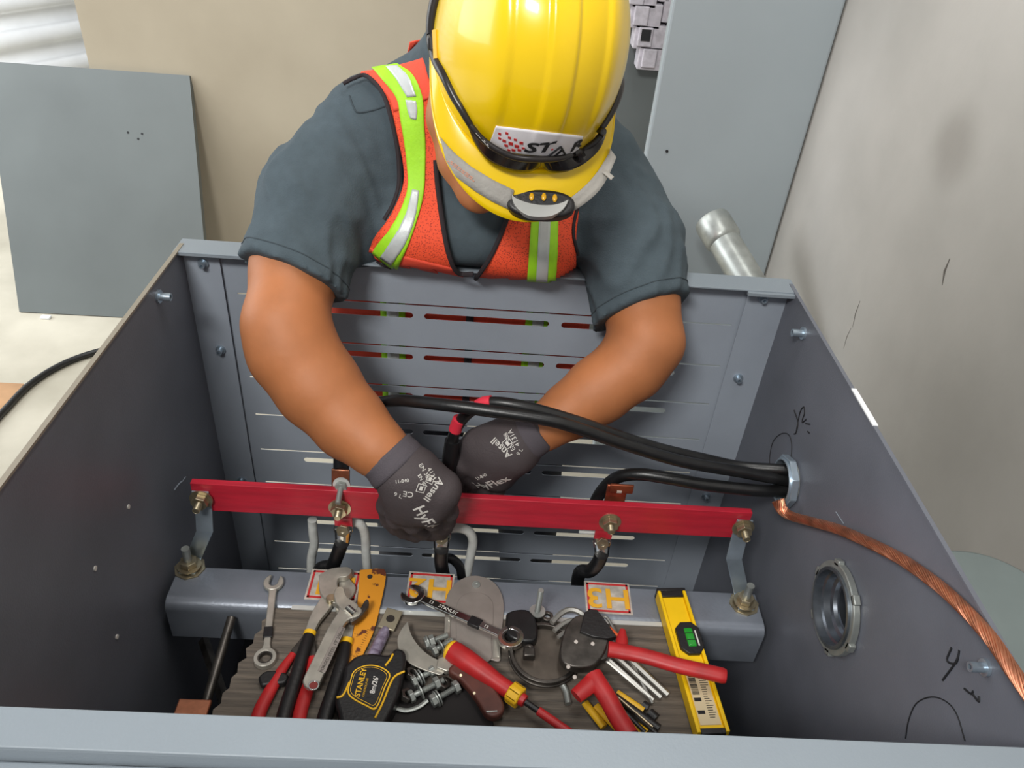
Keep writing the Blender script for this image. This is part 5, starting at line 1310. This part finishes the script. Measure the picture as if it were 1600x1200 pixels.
# bolt standing on the beam edge
t = thing('stud_bolt', 'tall upright zinc bolt at the board edge right of the cover plate', 'bolt', tuple(bp(838, 968)))
p = bp(838, 966, TZ + 0.001)
obj('washer', MB().ring(p, (0, 0, 1), 0.0125, 0.004, 0.003, 26), M['steel_dark'], t, world=True)
obj('nut', MB().ring(p + Vector((0, 0, 0.003)), (0, 0, 1), 0.0105, 0.004, 0.012, 36, sides=6), M['steel_dark'], t, world=True, bevel=0.0008)
obj('collar_washer', MB().ring(p + Vector((0, 0, 0.015)), (0, 0, 1), 0.0115, 0.004, 0.002, 26), M['galv'], t, world=True)
prof_ = []; x = 0.012
while x < 0.060: prof_ += [(x, 0.0042), (x + 0.0007, 0.0037)]; x += 0.0014
obj('thread', MB()._lathe(p, Vector((0.02, 0.03, 1)).normalized(), prof_, 16), M['galv'], t, world=True)

# black cable cutter / strap wrench : coiled dark thing behind the cutter head
t = thing('hole_saw', 'dark round steel cutter lying between the wrench ring and the cable cutter', 'hole saw', tuple(bp(850, 1020)))
ce = bp(850, 1026, TZ + 0.006)
obj('band', MB().ring(ce, (0, 0, 1), 0.048, 0.043, 0.012, 60).ring(ce + Vector((0, 0, 0.003)), (0, 0, 1), 0.050, 0.047, 0.003, 60), M['steel_dark'], t, world=True, bevel=0.0008)
obj('disc', MB().cyl(ce - Vector((0, 0, 0.004)), ce + Vector((0, 0, 0.003)), 0.0435, 60), mat('dull_disc', (92, 84, 76), 0.5, 0.5, var=0.15, vscale=30), t, world=True)
obj('grip_block', flatpoly([(790, 968), (806, 963), (826, 965), (838, 985), (836, 1010), (812, 1012), (790, 1000)], TZ + 0.008, TZ + 0.024, n=3), M['black_rubber'], t, world=True, bevel=0.003)
pc_ = bp(826, 1020, TZ + 0.02)
obj('wing_nut', MB().ring(pc_, (0, 0, 1), 0.008, 0.002, 0.010, 24).box(pc_ + Vector((0, -0.006, 0.006)), (0.016, 0.014, 0.012)), M['steel_dark'], t, world=True, bevel=0.002)
o = obj('round_nut', MB().ring(bp(855, 966, TZ + 0.006), (0, 0, 1), 0.0085, 0.004, 0.006, 24), M['steel_dark'], bevel=0.001); tag(o, 'small round nut left of the hex keys', 'nut')
o = obj('steel_loop', MB().tube(smooth_path([bp(862, 1062, TZ + 0.004), bp(876, 1068, TZ + 0.006), bp(884, 1080, TZ + 0.005), bp(888, 1100, TZ + 0.005)], 5), 0.0042, 12), M['galv']); tag(o, 'bright pin sticking out below the black cutter head', 'pin')

# L shaped hex keys fanned under the cutter
M['key_steel'] = mat('bright_key_steel', (170, 168, 162), 0.3, 0.6)
for i, (hk, r_) in enumerate((([(862, 973), (876, 959), (890, 953), (906, 957), (1044, 1086)], 0.0042), ([(866, 986), (878, 976), (892, 970), (906, 973), (1033, 1090)], 0.0036), ([(872, 996), (881, 989), (892, 984), (904, 987), (1021, 1094)], 0.0031),
                             ([(882, 1000), (890, 996), (898, 994), (906, 998), (1013, 1088)], 0.0025), ([(936, 972), (940, 966), (946, 964), (952, 970), (1020, 1099)], 0.0022))):
    hd = [bp(a, b, TZ + 0.0245 - i * 0.0012) for a, b in hk[:4]]; tail = bp(*hk[4], TZ + 0.0055)
    pts = smooth_path(hd + [hd[3].lerp(tail, 0.12), hd[3].lerp(tail, 0.5), tail], 6)
    o = obj('hex_key', MB().tube(pts, r_, 6), M['key_steel'], smooth=False)
    tag(o, ['thickest chrome hex key, outermost of the fan', 'second thickest chrome hex key, just inside the outermost one', 'middle chrome hex key of the fan', 'second thinnest chrome hex key of the fan', 'thinnest chrome hex key, innermost of the fan'][i], 'hex key', 'chrome hex keys under the cable cutter')
# cable cutter with red handles
t = thing('cable_cutter', 'ratchet cable cutter with black head and two red handles', 'cable cutter', tuple(bp(910, 1020)))
zc = TZ + 0.0245
obj('head', flatpoly([(882, 990), (890, 978), (904, 970), (930, 975), (946, 990), (948, 1010), (942, 1030), (926, 1048), (902, 1052), (880, 1046), (873, 1030), (876, 1008)], zc, zc + 0.014, n=3), M['steel_dark'], t, world=True, bevel=0.002)
obj('blade', flatpoly([(912, 962), (922, 957), (932, 958), (945, 975), (962, 1000), (948, 1003), (925, 1000), (905, 992)], zc + 0.010, zc + 0.018, n=2, sm=False), M['black_plastic'], t, world=True, bevel=0.001)
for px, py in ((900, 1003), (926, 1006), (888, 1042), (898, 1058)): obj('rivet_and_lit_hole', MB().cyl(bp(px, py, zc + 0.014), bp(px, py, zc + 0.0152), 0.003, 16), M['cast'], t, world=True, bevel=0.0006)
za_ = zc + 0.012
h1 = smooth_path([bp(950, 1014, za_), bp(972, 1018, za_), bp(1010, 1026, za_ + 0.002), bp(1060, 1040, za_ + 0.006), bp(1100, 1049, za_ + 0.008), bp(1135, 1057, za_ + 0.009)], 6)
obj('handle', MB().tube(h1, [0.0115] * 8 + [0.011] * (len(h1) - 9) + [0.0095], 20, flat=0.75, up=(0, 0, 1)), M['red_grip'], t, world=True, bevel=0.0008)
obj('guard', MB().tube([bp(973, 984, za_ + 0.002), bp(972, 1000, za_ + 0.001), bp(969, 1024, za_)], [0.004, 0.0085, 0.010], 14, flat=0.7), M['red_grip'], t, world=True)
h2 = smooth_path([bp(926, 1054, za_), bp(936, 1070, za_), bp(950, 1092, za_ - 0.002), bp(964, 1118, za_ - 0.004), bp(984, 1150, za_ - 0.004)], 6)
obj('handle', MB().tube(h2, 0.0125, 20, flat=0.75, up=(0, 0, 1)), M['red_grip'], t, world=True)
obj('guard', MB().tube([bp(934, 1056, za_ + 0.002), bp(922, 1070, za_), bp(900, 1088, za_ - 0.002)], [0.010, 0.012, 0.010], 14, flat=0.6), M['red_grip'], t, world=True)
obj('arm', flatpoly([(938, 1000), (956, 1005), (956, 1024), (942, 1036), (930, 1030)], zc + 0.002, zc + 0.010, n=3), M['steel_dark'], t, world=True, bevel=0.001)
o = obj('orange_bit', MB().tube([bp(952, 982, zc + 0.004), bp(966, 996, zc + 0.003)], 0.0035, 10), M['orange_p']); tag(o, 'small orange handled bit behind the cutter guard', 'bit')

# folding hex key set, yellow and black
t = thing('folding_key_set', 'black and yellow folding key set lying at the front under the red handle', 'key set', tuple(bp(985, 1120)))
def bar_(pa, pb, r_, mt, nm, z_=TZ + 0.006, fl=0.7): obj(nm, MB().tube([bp(*pa, z_), bp(*pb, z_)], r_, 12, flat=fl, up=(0, 0, 1)), mt, t, world=True)
bar_((964, 1082), (1006, 1110), 0.0045, M['yellow_grip'], 'frame')
bar_((958, 1086), (1030, 1138), 0.0055, M['black_plastic'], 'case')
bar_((1004, 1100), (1013, 1106), 0.006, M['black_plastic'], 'end_cap')
bar_((1015, 1112), (1026, 1122), 0.006, M['black_plastic'], 'end_cap')
for i in range(4): bar_((914 + 17 * i, 1098 + 5 * i), (944 + 22 * i, 1136 + 3 * i), 0.0055, M['yellow_grip'], 'frame', TZ + 0.005)
for i in range(3): bar_((958 + 18 * i, 1108 + 4 * i), (990 + 18 * i, 1142 + 2 * i), 0.003, M['black_plastic'], 'key', TZ + 0.009)
bar_((966, 1090), (1020, 1136), 0.0016, M['brasszinc'], 'key', TZ + 0.0125, 1)

# spirit level
t = thing('spirit_level', 'yellow spirit level with a green vial lying on the beam and board', 'spirit level', tuple(bp(1080, 1030)))
lz = 0.020; zl0 = TZ + 0.0015
tlp, trp = bp(1021, 921, zl0 + lz), bp(1076, 919, zl0 + lz)
blp, brp = bp(1083, 1146, zl0 + lz), bp(1150, 1146, zl0 + lz)
u = ((blp + brp) / 2 - (tlp + trp) / 2).normalized(); v_ = Vector((-u.y, u.x, 0)); o_ = (tlp + trp) / 2; WL = 0.043; LL = 0.225
if v_.x < 0: v_ = -v_
ML = Matrix((u, v_, Vector((0, 0, 1)))).transposed().to_4x4(); ML.translation = Vector((o_.x, o_.y, zl0))
def lv(*a): return ML @ Vector(a)
q_ = ML.to_3x3()
lb_ = MB()
def lbox(mb, a, b): mb.box(lv(*[(a[i] + b[i]) / 2 for i in range(3)]), [abs(b[i] - a[i]) for i in range(3)], q_)
for a_, b_ in (((0.003, -WL / 2, 0), (LL, -WL / 2 + 0.005, lz)), ((0.003, WL / 2 - 0.005, 0), (LL, WL / 2, lz))): lbox(lb_, a_, b_)
lbox(lb_, (0.003, -WL / 2 + 0.005, 0.006), (LL, WL / 2 - 0.005, lz - 0.004))
obj('frame', lb_, M['level_yellow'], t, world=True, bevel=0.001)
e_ = MB(); lbox(e_, (-0.001, -WL / 2 + 0.0052, 0.001), (0.013, WL / 2 - 0.0052, lz - 0.001)); lbox(e_, (-0.002, -WL / 2 - 0.0003, 0.0005), (0.003, WL / 2 + 0.0003, lz))
obj('end_cap', e_, M['black_plastic'], t, world=True, bevel=0.001)
e_ = MB(); lbox(e_, (LL - 0.006, -WL / 2 + 0.0052, 0.001), (LL + 0.002, WL / 2 - 0.0052, lz - 0.001)); obj('end_cap', e_, M['black_plastic'], t, world=True, bevel=0.001)
vx = 0.086
oc = [(vx + 0.026 * c_ , 0.006 + 0.0175 * s_) for c_, s_ in ((-1, -0.45), (-0.62, -1), (0.62, -1), (1, -0.45), (1, 0.45), (0.62, 0.95), (-0.62, 0.95), (-1, 0.45))]
obj('vial_housing', MB().prism(oc, lz - 0.005, lz + 0.0015, ML), M['black_plastic'], t, world=True, bevel=0.001)
e_ = MB(); lbox(e_, (vx - 0.015, 0.0, lz), (vx + 0.015, 0.012, lz + 0.0035)); vl = obj('vial', e_, M['vial'], t, world=True, bevel=0.0018, label='green vial')
e_ = MB(); lbox(e_, (vx - 0.006, 0.0, lz + 0.003), (vx - 0.0052, 0.012, lz + 0.0039)); lbox(e_, (vx + 0.005, 0.0, lz + 0.003), (vx + 0.0058, 0.012, lz + 0.0039)); obj('vial_line', e_, M['black_plastic'], vl, world=True)
e_ = MB(); lbox(e_, (vx - 0.011, 0.0145, lz), (vx + 0.014, 0.0165, lz + 0.002)); obj('sight_strip', e_, M['white_ink'], t, world=True)
e_ = MB(); lbox(e_, (0.128, -WL / 2 + 0.0075, lz - 0.004), (0.214, WL / 2 - 0.0075, lz - 0.0032)); stl = obj('sticker', e_, mat('level_sticker', (214, 196, 158), 0.5), t, world=True, smooth=False, label='pale printed sticker with bar code and small print')
e_ = MB(); rn = random.Random(5); x = 0.142
while x < 0.172: w2 = rn.choice((0.0005, 0.0009, 0.0014)); lbox(e_, (x, -0.0125, lz - 0.0032), (x + w2, -0.003, lz - 0.0029)); x += w2 + rn.choice((0.0005, 0.0009))
for i in range(2): lbox(e_, (0.176 + 0.018 * i, -0.0125, lz - 0.0032), (0.181 + 0.018 * i, -0.003, lz - 0.0029))
for i in range(22): 
    x = 0.134 + i * 0.0033; lbox(e_, (x, 0.0015, lz - 0.0032), (x + 0.0009, 0.0015 + rn.uniform(0.005, 0.0115), lz - 0.0029))
obj('printing', e_, M['ink'], stl, world=True, smooth=False)
